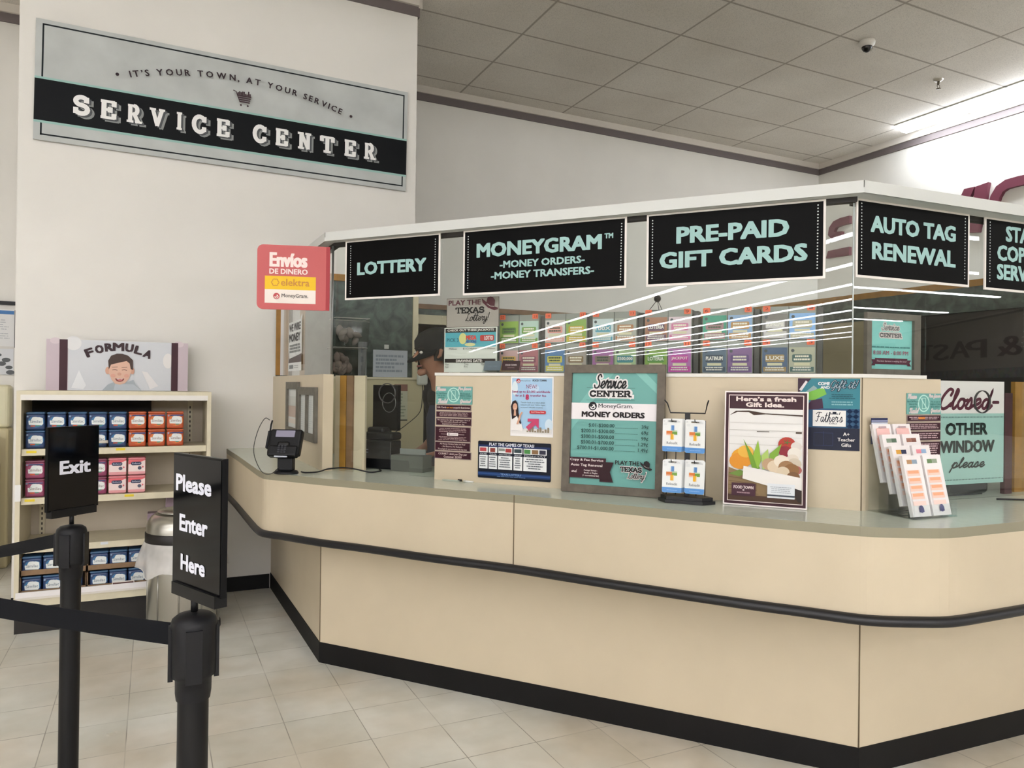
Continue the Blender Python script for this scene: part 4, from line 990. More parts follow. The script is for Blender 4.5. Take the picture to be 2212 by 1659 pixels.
for k, (y0, xs_) in enumerate(((-3.1, -9.0), (.6, -11.0))):
    t = thing('strip_light', ('first', 'second')[k] + ' short row of ceiling strip lights above the viewer, out of the photo', 'strip light', Matrix.Translation((0, y0, CEIL)), 'short rows of strip lights over the queue')
    b = MB(); b.box(xs_ - .04, -.10, -.05, xs_ + 10.6, .10, -.001, FIXW); b.build('housing', t)
    b = MB()
    for i in range(8): b.box(xs_ + i * 1.32, -.07, -.085, xs_ + 1.26 + i * 1.32, .07, -.052, TUBE)
    b.build('tube', t)
# recessed fixtures along the right wall
def wall_fixture(y1, y0, label):
    t = thing('ceiling_light', label, 'ceiling light', Matrix.Translation((7.74, y1, CEIL)), 'fluorescent ceiling fixtures by the right wall')
    b = MB(); b.box(-.145, y0 - y1 - .02, -.012, .145, .02, 0, FIXW); b.build('housing', t)
    b = MB(); pr = [(-.125, -.012), (-.10, -.05), (-.04, -.072), (.04, -.072), (.10, -.05), (.125, -.012)]
    vs = [(x, 0, z) for x, z in pr] + [(x, y0 - y1, z) for x, z in pr]; n = len(pr)
    b.add(vs, [(i, i + 1, n + i + 1, n + i) for i in range(n - 1)] + [tuple(range(n)), tuple(range(2 * n - 1, n - 1, -1))], WTUBE); b.build('diffuser', t)
wall_fixture(5.70, 4.50, 'glowing fluorescent fixture by the right wall, its far end in view')
wall_fixture(4.47, 3.27, 'glowing fluorescent fixture running out of the photo at its upper right edge')
wall_fixture(3.24, 2.04, 'glowing fluorescent fixture by the right wall beyond the photo edge')
# dome camera and sprinkler
t = thing('dome_camera', 'small white dome security camera with dark lens on the ceiling', 'security camera', Matrix.Translation((5.56, 4.46, CEIL)))
MB().lathe([(.062, 0), (.068, -.012), (.064, -.035), (.046, -.048), (.044, -.052), (0, -.052)], P('#d8d4cc', .35), 24).build('housing', t)
MB().lathe([(.044, -.05), (.042, -.065), (.030, -.085), (.012, -.097), (0, -.099)], P('#12100f', .1), 20).build('dome', t)
MB().lathe([(.018, 0), (.018, -.02), (0, -.022)], P('#b7b3a8', .4), 12, axis=Matrix.Translation((.02, -.03, -.07)) @ Matrix.Rotation(R(60), 4, 'X')).build('trim', t)
t = thing('fire_sprinkler', 'small metal fire sprinkler head hanging from the ceiling', 'sprinkler', Matrix.Translation((6.86, 4.69, CEIL)))
MB().lathe([(.045, 0), (.045, -.004), (.03, -.016), (.014, -.02)], P('#b9b4aa', .3, metal=.7), 18).build('escutcheon', t)
b = MB(); b.lathe([(.012, -.018), (.012, -.05), (.007, -.055)], P('#5d5648', .4, metal=.6), 10)
b.tube([(.016, 0, -.05), (.02, 0, -.07), (.004, 0, -.088)], .003, P('#5d5648', .4, metal=.6), 6); b.tube([(-.016, 0, -.05), (-.02, 0, -.07), (-.004, 0, -.088)], .003, P('#5d5648', .4, metal=.6), 6)
b.lathe([(0, -.088), (.022, -.09), (.022, -.093), (0, -.094)], P('#5d5648', .4, metal=.6), 12); b.build('sprinkler_head', t)
# maroon dimensional letters on the right wall, mostly hidden behind the booth
MARL = '#6b3040'
def wall_letter(name, polys, label):
    y0 = max(p[0] for pl in polys for p in pl); z0 = min(p[1] for pl in polys for p in pl)
    b = MB()
    for pl in polys:
        pts = [(y0 - p[0], p[1] - z0) for p in pl]
        ar = sum(pts[i][0] * pts[(i + 1) % len(pts)][1] - pts[(i + 1) % len(pts)][0] * pts[i][1] for i in range(len(pts)))
        b.prism(pts if ar > 0 else pts[::-1], 0, .05, P(MARL, .5))
    o = b.build(name, None, frame((XR - .001, y0, z0), (0, -1, 0)))
    return tag(o, label, 'letter', 'maroon letters on the right wall')
def thick(pl, wd):
    out_a, out_b = [], []
    for i, a in enumerate(pl):
        q0 = Vector(pl[max(i - 1, 0)]); q1 = Vector(pl[min(i + 1, len(pl) - 1)]); d = (q1 - q0).normalized(); n = Vector((-d.y, d.x)) * wd / 2
        out_a.append(tuple(Vector(a) + n)); out_b.append(tuple(Vector(a) - n))
    return out_a + out_b[::-1]
ctr = [(4.46, 3.655), (4.60, 3.66), (4.72, 3.655), (4.79, 3.62), (4.835, 3.55), (4.86, 3.46), (4.865, 3.32), (4.83, 3.25), (4.75, 3.22), (4.5, 3.22)]
wall_letter('wall_letter', [thick(ctr, .10)], 'rounded maroon C letter on the right wall cut by the photo edge')
wall_letter('wall_letter', [[(5.215, 3.62), (5.168, 3.71), (5.052, 3.708), (5.105, 3.60)], [(5.045, 3.705), (4.905, 3.722), (4.935, 3.52), (5.005, 3.205), (5.125, 3.22), (5.095, 3.44), (5.065, 3.585)]], 'slanted maroon A letter showing above the white cap rail')
ctr = [(6.66, 3.67), (6.80, 3.668), (6.89, 3.65), (6.935, 3.60), (6.945, 3.54), (6.91, 3.505), (6.78, 3.49)]
wall_letter('wall_letter', [thick(ctr, .10), [(7.022, 3.225), (6.992, 3.318), (6.66, 3.322), (6.66, 3.215)]], 'maroon S letter seen through the glass beside the corner')
# bakery lettering and produce cases far across the store
b = MB(); b.prism([tuple(A0), tuple(A0 + dB * 40), tuple(A0 + dB * 40 - nB * .1), tuple(A0 - nB * .1)], 0, CEIL, P('#b3aba0', .7)); struct(b.build('wall_bakery'))
crown('trim_8', tuple(A0), tuple(A0 + dB * 40), tuple(nB))
for (ch, t0, t1, z1) in (('&', 10.6, 12.3, 3.56), ('P', 8.0, 9.72, 3.57), ('A', 6.55, 8.3, 3.62), ('S', 4.82, 6.35, 3.60), ('T', 3.6, 4.7, 3.64)):
    a = Art(0, 0, t1 - t0, .72, MARL, .06, .5, face=False)
    vs, fs, bb = glyphs(ch, .03)
    sx = (t1 - t0) / (bb[2] - bb[0]); sy = .72 / (bb[3] - bb[1])
    for zz in (0, .06): a.add([((u - bb[0]) * sx, (v - bb[1]) * sy, zz) for u, v in vs], fs, P('#4d2430', .5))
    q = A0 + dB * t1 + nB * .002
    tag(a.build('wall_letter', None, frame((q.x, q.y, z1 - .72), (-dB.x, -dB.y, 0))), 'big %s of the bakery lettering, seen mirrored in the right glass' % ('ampersand' if ch == '&' else 'maroon letter ' + ch), 'letter', 'letters of the bakery wall')
def speckle():
    m = bpy.data.materials.new('stocked_goods'); m.use_nodes = True; nt = m.node_tree; b_ = nt.nodes['Principled BSDF']
    tc = nt.nodes.new('ShaderNodeTexCoord'); v = nt.nodes.new('ShaderNodeTexVoronoi'); v.inputs['Scale'].default_value = 7
    h_ = nt.nodes.new('ShaderNodeHueSaturation'); h_.inputs['Saturation'].default_value = .55; h_.inputs['Value'].default_value = .28
    nt.links.new(tc.outputs['Object'], v.inputs['Vector']); nt.links.new(v.outputs['Color'], h_.inputs['Color']); nt.links.new(h_.outputs[0], b_.inputs['Base Color']); return m
t = thing('strip_light', 'row of strip lights added to brighten the bakery wall mirrored in the right glass', 'strip light', frame((*(A0 + dB * 2 + nB * 1.3), CEIL), (dB.x, dB.y, 0), (-nB.x, -nB.y, 0)), 'rows of fluorescent strip lights')
b = MB(); b.box(0, -.1, -.05, 16, .1, -.001, FIXW); b.build('housing', t); b = MB(); b.box(.02, -.07, -.085, 15.98, .07, -.052, EM('#f0f6ff', 420.0)); b.build('tube', t)  # added lamp row, extra strong so the bakery wall shows in the glass
t = thing('display_case', 'long dark display case of goods under the bakery letters, mirrored in glass', 'display case', frame((*(A0 + dB * 14 + nB * .05), 0), (-dB.x, -dB.y, 0), (0, 0, 1)) @ Matrix.Rotation(0, 4, 'X'))
b = MB(); b.box(0, 0, 0, 12, 2.0, .9, P('#1d1c1b', .6)); b.build('cabinet', t)
b = MB(); b.box(0, 2.0, 0, 12, 2.35, .8, speckle()); o = b.build('goods', t); o['kind'] = 'stuff'

# ================================================================= FORMULA SHELF
SHW = P('#d9d0b4', .4, noise=.08, scale=20); SHP = P('#c9bda8', .5, noise=.05, scale=10); PEG = P('#4a4238', .7)
SX0, SX1, SY0, SY1, SZ = -.706, .338, 5.09, 5.565, 1.412
t = thing('gondola_shelf', 'cream metal shelving unit of formula tubs against the sign wall', 'shelf', Matrix.Translation((SX0, SY0, 0)))
SW, SD = SX1 - SX0, SY1 - SY0
b = MB()
b.box(0, 0, .16, .024, SD, SZ - .02, SHW); b.build('side_panel', t); b = MB(); b.box(SW - .024, 0, .16, SW, SD, SZ - .02, SHW); b.build('side_panel', t)
b = MB(); b.box(0, 0, SZ - .02, SW, SD, SZ + .003, SHW); b.box(.02, -.004, SZ - .052, SW - .02, .02, SZ - .02, P('#e6e2da', .35)); b.build('top_panel', t)
b = MB(); b.box(.024, SD - .02, .16, SW - .024, SD, SZ - .02, SHP)
for x in (.07, SW - .12):
    b.box(x, SD - .034, .2, x + .03, SD - .02, SZ - .05, SHW)
    for i in range(34): b.box(x + .011, SD - .0355, .24 + i * .032, x + .019, SD - .034, .256 + i * .032, PEG)
b.box(.024, SD - .045, 1.04, .70, SD - .021, SZ - .03, P('#241f1c', .7))
b.build('back_panel', t)
b = MB(); b.box(0, .03, 0, SW, SD - .05, .16, P('#1d1916', .6, noise=.3, scale=8)); b.build('plinth', t)
def shelf(z, y0, lip):
    b = MB(); b.box(.026, y0, z - .012, SW - .026, SD - .04, z, SHW); b.box(.026, y0 - .012, z - lip, SW - .026, y0, z + .004, SHW); return b.build('shelf_board', t)
SHELVES = [(1.070, .03), (.785, .03), (.502, .03)]
BOARDS = [shelf(z, y, .034) for z, y in SHELVES]
b = MB(); b.box(.0, -.004, .16, SW, SD - .04, .212, SHW); b.box(.01, -.012, .214, SW * .66, -.004, .248, P('#e8e4e2', .35)); b.box(.01, -.016, .205, SW - .01, -.008, .216, P('#dcd6cc', .35)); b.box(SW * .66, -.010, .218, SW - .03, -.004, .248, P('#c8c4c6', .3)); b.build('base_deck', t)
for (x, z) in ((.05, 1.050), (.51, 1.055), (.045, .768), (.32, .765), (.56, .770)):
    b = MB(); b.box(x, .0175 - .0015, z, x + .05, .0180, z + .014, P('#e3c928', .5)); b.build('price_tag', BOARDS[0 if z > 1 else 1])
b = MB(); b.box(.435, .0165, .488, .475, .018, .503, P('#d7dadd', .4)); b.build('price_tag', BOARDS[2])
b = MB(); b.box(-.001, -.006, .775, .028, .0, .87, P('#e6e6e2', .4)); b.build('tag_holder', t)
b = MB(); b.tube([(.40, .02, 1.105), (.40, -.02, 1.112), (.445, -.03, 1.112), (.47, -.03, 1.113)], .009, P('#c9c2b6', .3), 8); b.lathe([(.012, -.01), (.014, 0), (.010, .012)], P('#23282a', .4), 10, c=(.385, .0, 1.112)); b.build('shelf_lock', t)
b = MB(); b.box(.50, -.007, .225, .62, -.004, .262, P('#e4dcd4', .4)); b.box(.504, -.009, .232, .616, -.007, .256, P('#5b3a35', .5)); b.build('price_tag', t)

def tub(kind):
    """a squarish formula tub with printed panel and lid"""
    body, lid, glow = {'blue': ('#2c4068', '#3f6284', '#40749f'), 'orange': ('#b9532f', '#c2643f', '#d97f42'), 'plum': ('#8e4060', '#84495c', '#ab5876'), 'pink': ('#e6a8ac', '#e08a90', '#f0d0d0')}[kind]
    t = thing('formula_tub', 'x', 'formula tub', Matrix.Identity(4))
    w_, h_, d_ = .098, .107, .098
    b = MB(); b.bbox(-w_ / 2, 0, 0, w_ / 2, d_, h_ * .9, P(body, .3), .012, 3)
    a = Art(-w_ / 2, 0, w_ / 2, h_, body, .0, .3, face=False); f = lambda u, v: ((u - .5) * w_, v * h_)
    if kind != 'pink':
        a.ell(*f(.54, .48), w_ * .42, h_ * .33, glow, 16)
        a.poly([f(.17, .30), f(.15, .52), f(.27, .56), f(.34, .70), f(.48, .77), f(.62, .72), f(.72, .72), f(.88, .66), f(.90, .36), f(.84, .27)], '#e6e9e6')
        a.text('Similac', *f(.22, .40), *f(.84, .56), '#6d7f8a' if kind == 'blue' else '#8d7f7a', .01)
        a.rect(*f(.26, .20), *f(.5, .27), '#c8603c'); a.rect(*f(.52, .22), *f(.72, .28), '#4f8a70'); a.ell(*f(.1, .76), .005, .005, '#8fa8c0', 8); a.rect(*f(.2, .74), *f(.92, .80), '#31466e')
        if kind == 'orange': a.rect(*f(.3, .74), *f(.95, .82), '#3a4a7a')
    else:
        a.poly([f(.03, .88), f(.97, .88), f(.97, .84), f(.6, .70), f(.03, .62)], '#dc6a70'); a.poly([f(.03, .62), f(.6, .70), f(.97, .84), f(.97, .2), f(.03, .2)], '#ecd9d4')
        a.rrect(*f(.17, .56), *f(.76, .76), .010, '#2d3550'); a.text('Enfamil', *f(.24, .62), *f(.70, .71), '#b8c0d0', .01); a.ell(*f(.66, .40), .011, .011, '#565a6a', 10); a.ell(*f(.84, .46), .005, .006, '#d86a72', 8); a.rect(*f(.03, .06), *f(.97, .2), '#e2a0a2')
    n0 = len(b.v)
    for mt_i, mt in enumerate(a.mats): b.m(mt)
    M = frame((-w_ / 2, -.0008, 0), (1, 0, 0))
    for fc, mi in zip(a.f, a.mi): b.add([M @ Vector(a.v[k]) for k in fc], [tuple(range(len(fc)))], a.mats[mi])
    b.build('tub_body', t)
    b = MB(); b.bbox(-w_ * .51, -.002, h_ * .88, w_ * .51, d_ + .002, h_, P(lid, .35), .008, 2); b.build('lid', t)
    return t
protos = {}
def put(kind, x, y, z, label, group):
    M = Matrix.Translation((x, y, z))
    if kind not in protos: protos[kind] = tub(kind); protos[kind].matrix_world = M; protos[kind]['label'] = label; protos[kind]['group'] = group; return protos[kind]
    return dup(protos[kind], M, label, group)
ORD = ['leftmost', 'second', 'third', 'fourth', 'fifth', 'sixth', 'seventh', 'eighth']
XS = [-.62, -.513, -.405, -.297, -.190]
for r_ in range(2):
    for i, x in enumerate(XS):
        put('blue', x, SY0 + .07, 1.072 + (.109 if r_ else 0), '%s blue formula tub in the %s layer on the top shelf' % (ORD[i], 'upper' if r_ else 'lower'), 'blue tubs on the top shelf')
    for i, x in enumerate((-.082, .026, .132)):
        put('orange', x, SY0 + .06, 1.072 + (.1105 if r_ else 0) , '%s orange formula tub in the %s layer on the top shelf' % (ORD[i] if i < 2 else 'rightmost', 'upper' if r_ else 'lower'), 'orange tubs on the top shelf')
    for i, x in enumerate((-.618, -.51, -.402, -.294)):
        put('plum', x, SY0 + .06, .787 + (.109 if r_ else 0), '%s plum formula tub in the %s layer on the second shelf' % (ORD[i] if i < 3 else 'rightmost', 'upper' if r_ else 'lower'), 'plum tubs on the second shelf')
    for i, x in enumerate((-.187, -.082)):
        put('pink', x, SY0 + .055, .787 + (.111 if r_ else 0), '%s pink and white formula tub in the %s layer on the second shelf' % (('left', 'right')[i], 'upper' if r_ else 'lower'), 'pink tubs on the second shelf')
CARD = P('#8f7356', .8, noise=.2, scale=30)
for (tx, nm, xs) in ((-.679, 'left', (-.616, -.511, -.406)), (-.340, 'right', (-.270, -.167, -.064))):
    for r_ in range(2):
        z = .214 + r_ * .118
        b = MB(); w_ = .335
        b.box(0, 0, 0, w_, .12, .004, CARD); b.box(0, 0, 0, w_, .004, .034, CARD); b.box(0, 0, 0, .004, .12, .11, CARD); b.box(w_ - .004, 0, 0, w_, .12, .11, CARD); b.box(0, .116, 0, w_, .12, .11, CARD)
        tag(b.build('cardboard_tray', None, Matrix.Translation((tx, SY0 + .03, z))), 'brown cardboard tray of blue tubs, %s stack on the bottom deck, %s layer' % (nm, 'upper' if r_ else 'lower'), 'tray', 'cardboard trays on the bottom deck')
        for i, x in enumerate(xs):
            put('blue', x - .008, SY0 + .039, z + .0045, '%s blue formula tub in the %s tray of the %s stack at the bottom' % (('left', 'middle', 'right')[i], 'upper' if r_ else 'lower', nm), 'blue tubs in cardboard trays')

for (x, h_, nm) in ((-.02, .13, 'left'), (.085, .24, 'middle'), (.19, .17, 'right')):
    b = MB(); b.bbox(x, 5.27, .5035, x + .095, 5.36, .5035 + h_, P('#9a8590', .5), .003, 1); b.box(x + .02, 5.2685, .52, x + .075, 5.27, .52 + h_ * .45, P('#d8d4d4', .5))
    tag(b.build('carton'), 'mauve carton with a pale label on the third shelf, %s one of three' % nm, 'carton', 'mauve cartons on the third shelf')
# header board with the laughing baby
x0, z0, x1, z1 = -.603, SZ + .004, .212, 1.738
a = Art(x0, z0, x1, z1, '#d9d6d8', .006, .45); W, H = x1 - x0, z1 - z0; f = lambda u, v: (x0 + u * W, z0 + v * H)
a.rect(*f(.145, 0), *f(.875, 1), '#d3d6da'); a.rect(*f(0, 0), *f(.145, 1), '#c8b9c0'); a.rect(*f(.875, 0), *f(1, 1), '#c8b9c0')
for (u, v, r1, r2, c) in ((.18, .93, .045, .045, '#e6e6e6'), (.85, .62, .03, .05, '#e8e6e4'), (.06, .97, .03, .02, '#d6c8cc'), (.93, .97, .03, .02, '#d6c8cc')): a.ell(*f(u, v), r1, r2, c)
a.rect(*f(.087, 0), *f(.142, 1), '#43262e'); a.rect(*f(.875, 0), *f(.925, 1), '#43262e')
a.poly([f(.17, .05), f(.22, .4), f(.27, .1), f(.25, .02)], '#e5e7e9'); a.poly([f(.66, .40), f(.70, .38), f(.78, .10), f(.72, .03)], '#e4e2e2')
# arched title
for i, ch in enumerate('FORMULA'):
    u = .29 + .067 * i + (.01 if i > 3 else 0); dz = .80 - .13 * ((i - 3) / 3.0) ** 2
    gw = .082 if ch == 'M' else .060
    wv = .26
    a.text(ch, x0 + (u - gw / 2) * W, z0 + dz * H, x0 + (u + gw / 2) * W, z0 + (dz + .165) * H, '#3c2a2e', .055, rot=-.13 * (i - 3))
cx = x0 + .505 * W
a.poly([f(.38, 0), f(.42, .12), f(.46, .17), f(.55, .17), f(.60, .22), f(.62, .12), f(.66, 0)], '#a9b2b8'); a.poly([f(.46, 0), f(.47, .13), f(.60, .13), f(.66, 0)], '#bcc4ca')
SKIN_P = '#e0b8a2'
a.ell(*f(.418, .40), .014, .024, '#d8a890'); a.ell(*f(.592, .40), .012, .022, '#cf9f88')
a.poly([f(*q) for q in ((.43, .62), (.425, .36), (.445, .22), (.47, .14), (.505, .12), (.54, .15), (.57, .25), (.585, .40), (.58, .62), (.5, .68))], SKIN_P)
a.poly([f(*q) for q in ((.425, .42), (.42, .60), (.44, .70), (.48, .745), (.52, .745), (.56, .71), (.595, .62), (.597, .42), (.58, .44), (.572, .55), (.55, .60), (.52, .58), (.47, .545), (.44, .52))], '#4a3a34')
for u in (.468, .535): a.line([f(u - .016, .415), f(u, .425), f(u + .016, .41)], .004, '#6a4a42'); a.line([f(u - .018, .47), f(u + .018, .475)], .003, '#8a6a5c')
a.ell(*f(.50, .335), .012, .010, '#d3a18c'); a.ell(*f(.503, .245), .026, .022, '#8c4a48', 14, 180, 360); a.ell(*f(.503, .243), .018, .008, '#efe4e0', 10, 180, 360); a.ell(*f(.505, .215), .012, .007, '#c87a78')
for u in (.455, .55): a.ell(*f(u, .30), .014, .011, '#dfa896')
tag(a.hang('shelf_header_sign', frame((x0, 5.46, z0), (1, 0, 0))), 'header board reading FORMULA with a laughing baby on the shelf top', 'sign')

# ================================================================= TRASH CAN
STEEL = P('#b9b7ae', .28, metal=.9); STEEL2 = P('#9c9a92', .3, metal=.85)
t = thing('trash_can', 'round stainless trash can with domed lid and clear bag beside the shelf', 'trash can', Matrix.Translation((.185, 4.855, 0)))
b = MB(); b.lathe([(.198, .03), (.200, .034), (.200, .545)], STEEL, 40)
for k in range(10):
    a_ = R(36 * k + 8); x, y = math.cos(a_), math.sin(a_); b.tube([(x * .2, y * .2, .06), (x * .2, y * .2, .42)], .005, STEEL2, 6)
b.build('body', t)
MB().lathe([(.206, 0), (.208, .004), (.206, .034), (.2, .036)], P('#1b1a19', .5), 36).build('base_ring', t)
MB().lathe([(.214, .535), (.216, .54), (.216, .590), (.212, .594)], P('#15110f', .45), 36).build('band', t)
b = MB(); b.lathe([(.210, .592), (.2095, .625), (.202, .655), (.186, .680), (.166, .694), (.158, .697), (.155, .685), (.14, .680), (.0, .678)], STEEL, 36, caps=False); lid = b.build('lid', t); MB().lathe([(.0, .700), (.150, .702), (.153, .709), (.148, .715), (.10, .722), (0, .724)], STEEL, 36).build('lid_cap', lid)
b = MB(); b.bbox(.205, -.03, .50, .235, .03, .66, P('#161514', .5), .012, 2); b.build('hinge', lid)
bagm = bpy.data.materials.new('clear_bag'); bagm.use_nodes = True; nt = bagm.node_tree; pb = nt.nodes['Principled BSDF']
pb.inputs['Base Color'].default_value = rgb('#eceae6'); pb.inputs['Roughness'].default_value = .3; pb.inputs['Alpha'].default_value = .42
n_ = nt.nodes.new('ShaderNodeTexNoise'); n_.inputs['Scale'].default_value = 9; rr_ = nt.nodes.new('ShaderNodeMapRange'); rr_.inputs['To Min'].default_value = .34; rr_.inputs['To Max'].default_value = .85
tcc = nt.nodes.new('ShaderNodeTexCoord'); nt.links.new(tcc.outputs['Object'], n_.inputs['Vector']); nt.links.new(n_.outputs['Fac'], rr_.inputs[0]); nt.links.new(rr_.outputs[0], pb.inputs['Alpha'])
b = MB(); vs = []; n = 64; rows = 8
rd = random.Random(2)
ph = [rd.random() * 6 for _ in range(4)]
for j in range(rows + 1):
    v = j / rows
    for k in range(n):
        th_ = 2 * math.pi * k / n
        fl = math.sin(5 * th_ + ph[0]) * .6 + math.sin(9 * th_ + ph[1]) * .4
        r_ = .218 + v * (.05 + .022 * fl) - .02 * v * v; z = .54 - v * (.145 + .035 * math.sin(2 * th_ + ph[2]) + .015 * math.sin(7 * th_ + ph[3]))
        vs.append((r_ * math.cos(th_), r_ * math.sin(th_), z))
b.add(vs, [(j * n + k, j * n + (k + 1) % n, (j + 1) * n + (k + 1) % n, (j + 1) * n + k) for j in range(rows) for k in range(n)], bagm, True)
hem = vs[rows * n:]; b.tube(hem + [hem[0]], .003, bagm, 5, cap=False); b.build('bag_skirt', t)

# ================================================================= BELT STANCHIONS
SB = P('#0a0a0c', .45, spec=.3); SBH = P('#101013', .5, spec=.3); BELT = P('#0f1116', .8, spec=.2, noise=.25, scale=300)
def stanchion(pos, label, belt_dir, belt, sign=None):
    t = thing('belt_stanchion', label, 'stanchion', Matrix.Translation((pos[0], pos[1], 0)), 'black belt stanchions')
    MB().lathe([(.17, 0), (.172, .006), (.165, .014), (.06, .028), (.034, .032)], SB, 36).build('base', t)
    MB().lathe([(.031, .03), (.031, .86)], SB, 24).build('post', t)
    b = MB(); b.lathe([(.034, .80), (.036, .815), (.0365, .845), (.046, .852), (.047, .86), (.047, .958), (.044, .970), (.034, .978), (.012, .982), (0, .982)], SBH, 28)
    for k in range(4):
        a_ = belt_dir + R(45 + 90 * k); x, y = math.cos(a_), math.sin(a_)
        M = Matrix.Rotation(a_, 4, 'Z'); b.box(.040, -.016, .845, .050, .016, .955, SBH, M)
    b.build('head', t)
    (ex, ey, ez, sg) = belt; b = MB(); d = Vector((ex, ey)); L = d.length; d.normalize(); nrm = Vector((-d.y, d.x)) * .0012
    n = 16; vs = []
    for i in range(n + 1):
        u = i / n; p = d * (.045 + (L - .045) * u); zz = .928 + (ez - .928) * u - sg * 4 * u * (1 - u)
        for (sx, sz) in ((1, -.024), (-1, -.024), (-1, .024), (1, .024)): vs.append((p.x + nrm.x * sx, p.y + nrm.y * sx, zz + sz))
    fs = [(i * 4 + k, i * 4 + (k + 1) % 4, i * 4 + 4 + (k + 1) % 4, i * 4 + 4 + k) for i in range(n) for k in range(4)]
    b.add(vs, fs, BELT); b.build('belt', t)
    return t
NEARP, FARP = (.086, 1.716), (-.243, 2.930)
stanchion(NEARP, 'nearer black belt post carrying the Please Enter Here sign', R(133), (-.92, 1.00, .93, .012))
stanchion(FARP, 'farther black belt post carrying the Exit sign by the shelf', R(116), (-.62, 1.32, .62, .0))
def post_sign(pl, pr_, zb, zt, lines, label, post):
    pl, pr_ = Vector(pl), Vector(pr_); w_ = (pr_ - pl).length; h_ = zt - zb
    M = frame((pl.x, pl.y, zb), (pr_.x - pl.x, pr_.y - pl.y, 0))
    t = thing('stanchion_sign', label, 'sign', M, 'black signs on the belt posts')
    fm = P('#060608', .35, spec=.2); b = MB(); b.box(0, .022, -.006, w_, h_, .006, fm)
    b.build('frame', t)
    a = Art(.004, .026, w_ - .004, h_ - .004, '#040407', .0015, .06); a.spec = .2
    for (tx, u0, v0, u1, v1) in lines: a.text(tx, u0 * w_, v0 * h_, u1 * w_, v1 * h_, '#dfe0ea', .045)
    a.build('insert', t, Matrix.Translation((.004, .026, .006)))
    b = MB(); b.box(w_ * .06, 0, -.014, w_ * .94, .026, .014, P('#08080a', .4, spec=.3)); b.build('holder', t)
    # stem down to the post top
    q = M.inverted() @ Vector((post[0], post[1], .984)); b = MB(); b.tube([(q.x, q.y, q.z), (q.x, .004, q.z)], .0075, SB, 10)
    b.box(q.x - .012, -.002, min(q.z, 0) - .008, q.x + .012, .008, max(q.z, 0) + .008, SB); b.build('stem', t)
post_sign((.050, 1.802), (.136, 1.613), 1.010, 1.316, [('Please', .07, .735, .80, .855), ('Enter', .16, .455, .74, .575), ('Here', .2, .18, .70, .295)], 'black post sign reading Please Enter Here', NEARP)
post_sign((-.313, 2.874), (-.172, 2.995), 1.014, 1.318, [('Exit', .22, .47, .83, .62)], 'black post sign reading Exit', FARP)
# ================================================================= ON THE COUNTER
BK = P('#08090b', .4, spec=.3); BK2 = P('#101114', .45, spec=.3); CABLE = P('#0f0f10', .5)
# card reader on its stand; local -y faces the customer
vx = Vector((.8, -.6, 0)).normalized()
M = frame((.620, 3.915, CT + .001), (.86, -.51, 0)) @ Matrix.Rotation(R(-90), 4, 'X')
M = Matrix.Translation((.622, 3.925, CT + .001)) @ Matrix.Rotation(math.atan2(-.51, .86), 4, 'Z')
t = thing('card_reader', 'black payment card reader on a swivel stand at the left counter corner', 'card reader', M)
b = MB(); b.lathe([(.062, 0), (.063, .006), (.058, .014), (.045, .018)], BK, 28, sx=1.0, sy=.85); b.build('base', t)
b = MB(); b.bbox(-.040, -.022, .016, .040, .022, .082, BK2, .006, 2); b.bbox(-.052, -.02, .078, .052, .03, .096, BK2, .006, 2); b.build('stand', t)
T = Matrix.Translation((0, -.012, .155)) @ Matrix.Rotation(R(-24), 4, 'X')
b = MB(); b.bbox(-.084, -.022, -.068, .084, .022, .072, BK, .012, 3)
b.bbox(-.076, -.034, -.078, .076, .012, -.020, BK, .010, 3); b.bbox(-.03, -.028, -.05, .03, -.018, .0, P('#050506', .3), .008, 2)
term = b.build('terminal', t, T)
b = MB(); b.bbox(-.050, -.0245, .026, .050, -.0215, .062, P('#8d8a9c', .15), .002, 1); b.build('screen', term)
b = MB()
for i in range(4):
    for j in range(3): b.bbox(-.022 + j * .016, -.0375, -.030 - i * .011, -.010 + j * .016, -.0335, -.022 - i * .011, P('#2a2b31', .5), .001, 1)
b.build('keypad', term)
b = MB(); b.bbox(-.034, -.038, -.086, .034, -.030, -.079, P('#c4c8d4', .3), .002, 1); b.build('card_slot', term)
b = MB(); b.bbox(-.100, -.012, -.03, -.086, .012, .064, BK2, .004, 2); b.build('stylus_holder', term)
b = MB(); b.tube([(-.093, 0, .06), (-.095, .0, .10), (-.094, .004, .125)], .0045, BK, 8); b.build('stylus', term)
cord = catmull2 = None
def smooth3(p, n=8):
    out = []
    for i in range(len(p) - 1):
        a, b_, c, d = Vector(p[max(i - 1, 0)]), Vector(p[i]), Vector(p[i + 1]), Vector(p[min(i + 2, len(p) - 1)])
        for k in range(n):
            u = k / n; out.append(.5 * ((2 * b_) + (c - a) * u + (2 * a - 5 * b_ + 4 * c - d) * u * u + (3 * b_ - a - 3 * c + d) * u ** 3))
    return out + [Vector(p[-1])]
MI = M.inverted()
b = MB(); b.tube([MI @ q for q in smooth3([(.545, 3.985, 1.285), (.525, 4.02, 1.290), (.490, 4.02, 1.22), (.470, 3.99, 1.12), (.50, 3.93, 1.030), (.545, 3.90, CT + .005), (.60, 3.935, 1.06)])], .0022, P('#3a3c36', .5), 6); b.build('stylus_cord', t)
b = MB(); b.tube([Vector(q) for q in smooth3([(.695, 3.91, CT + .008), (.715, 3.88, CT + .006), (.78, 3.90, CT + .006), pA(.03, .015, CT + .012), pA(.12, .03, CT + .022), pA(.20, .03, CT + .018), pA(.27, .045, CT + .006), pA(.292, .08, CT + .006), pA(.285, .13, CT + .006), pA(.24, .18, CT + .006)])], .004, CABLE, 8)
tag(b.build('power_cord'), 'black cord running from the card reader under the glass', 'cord')
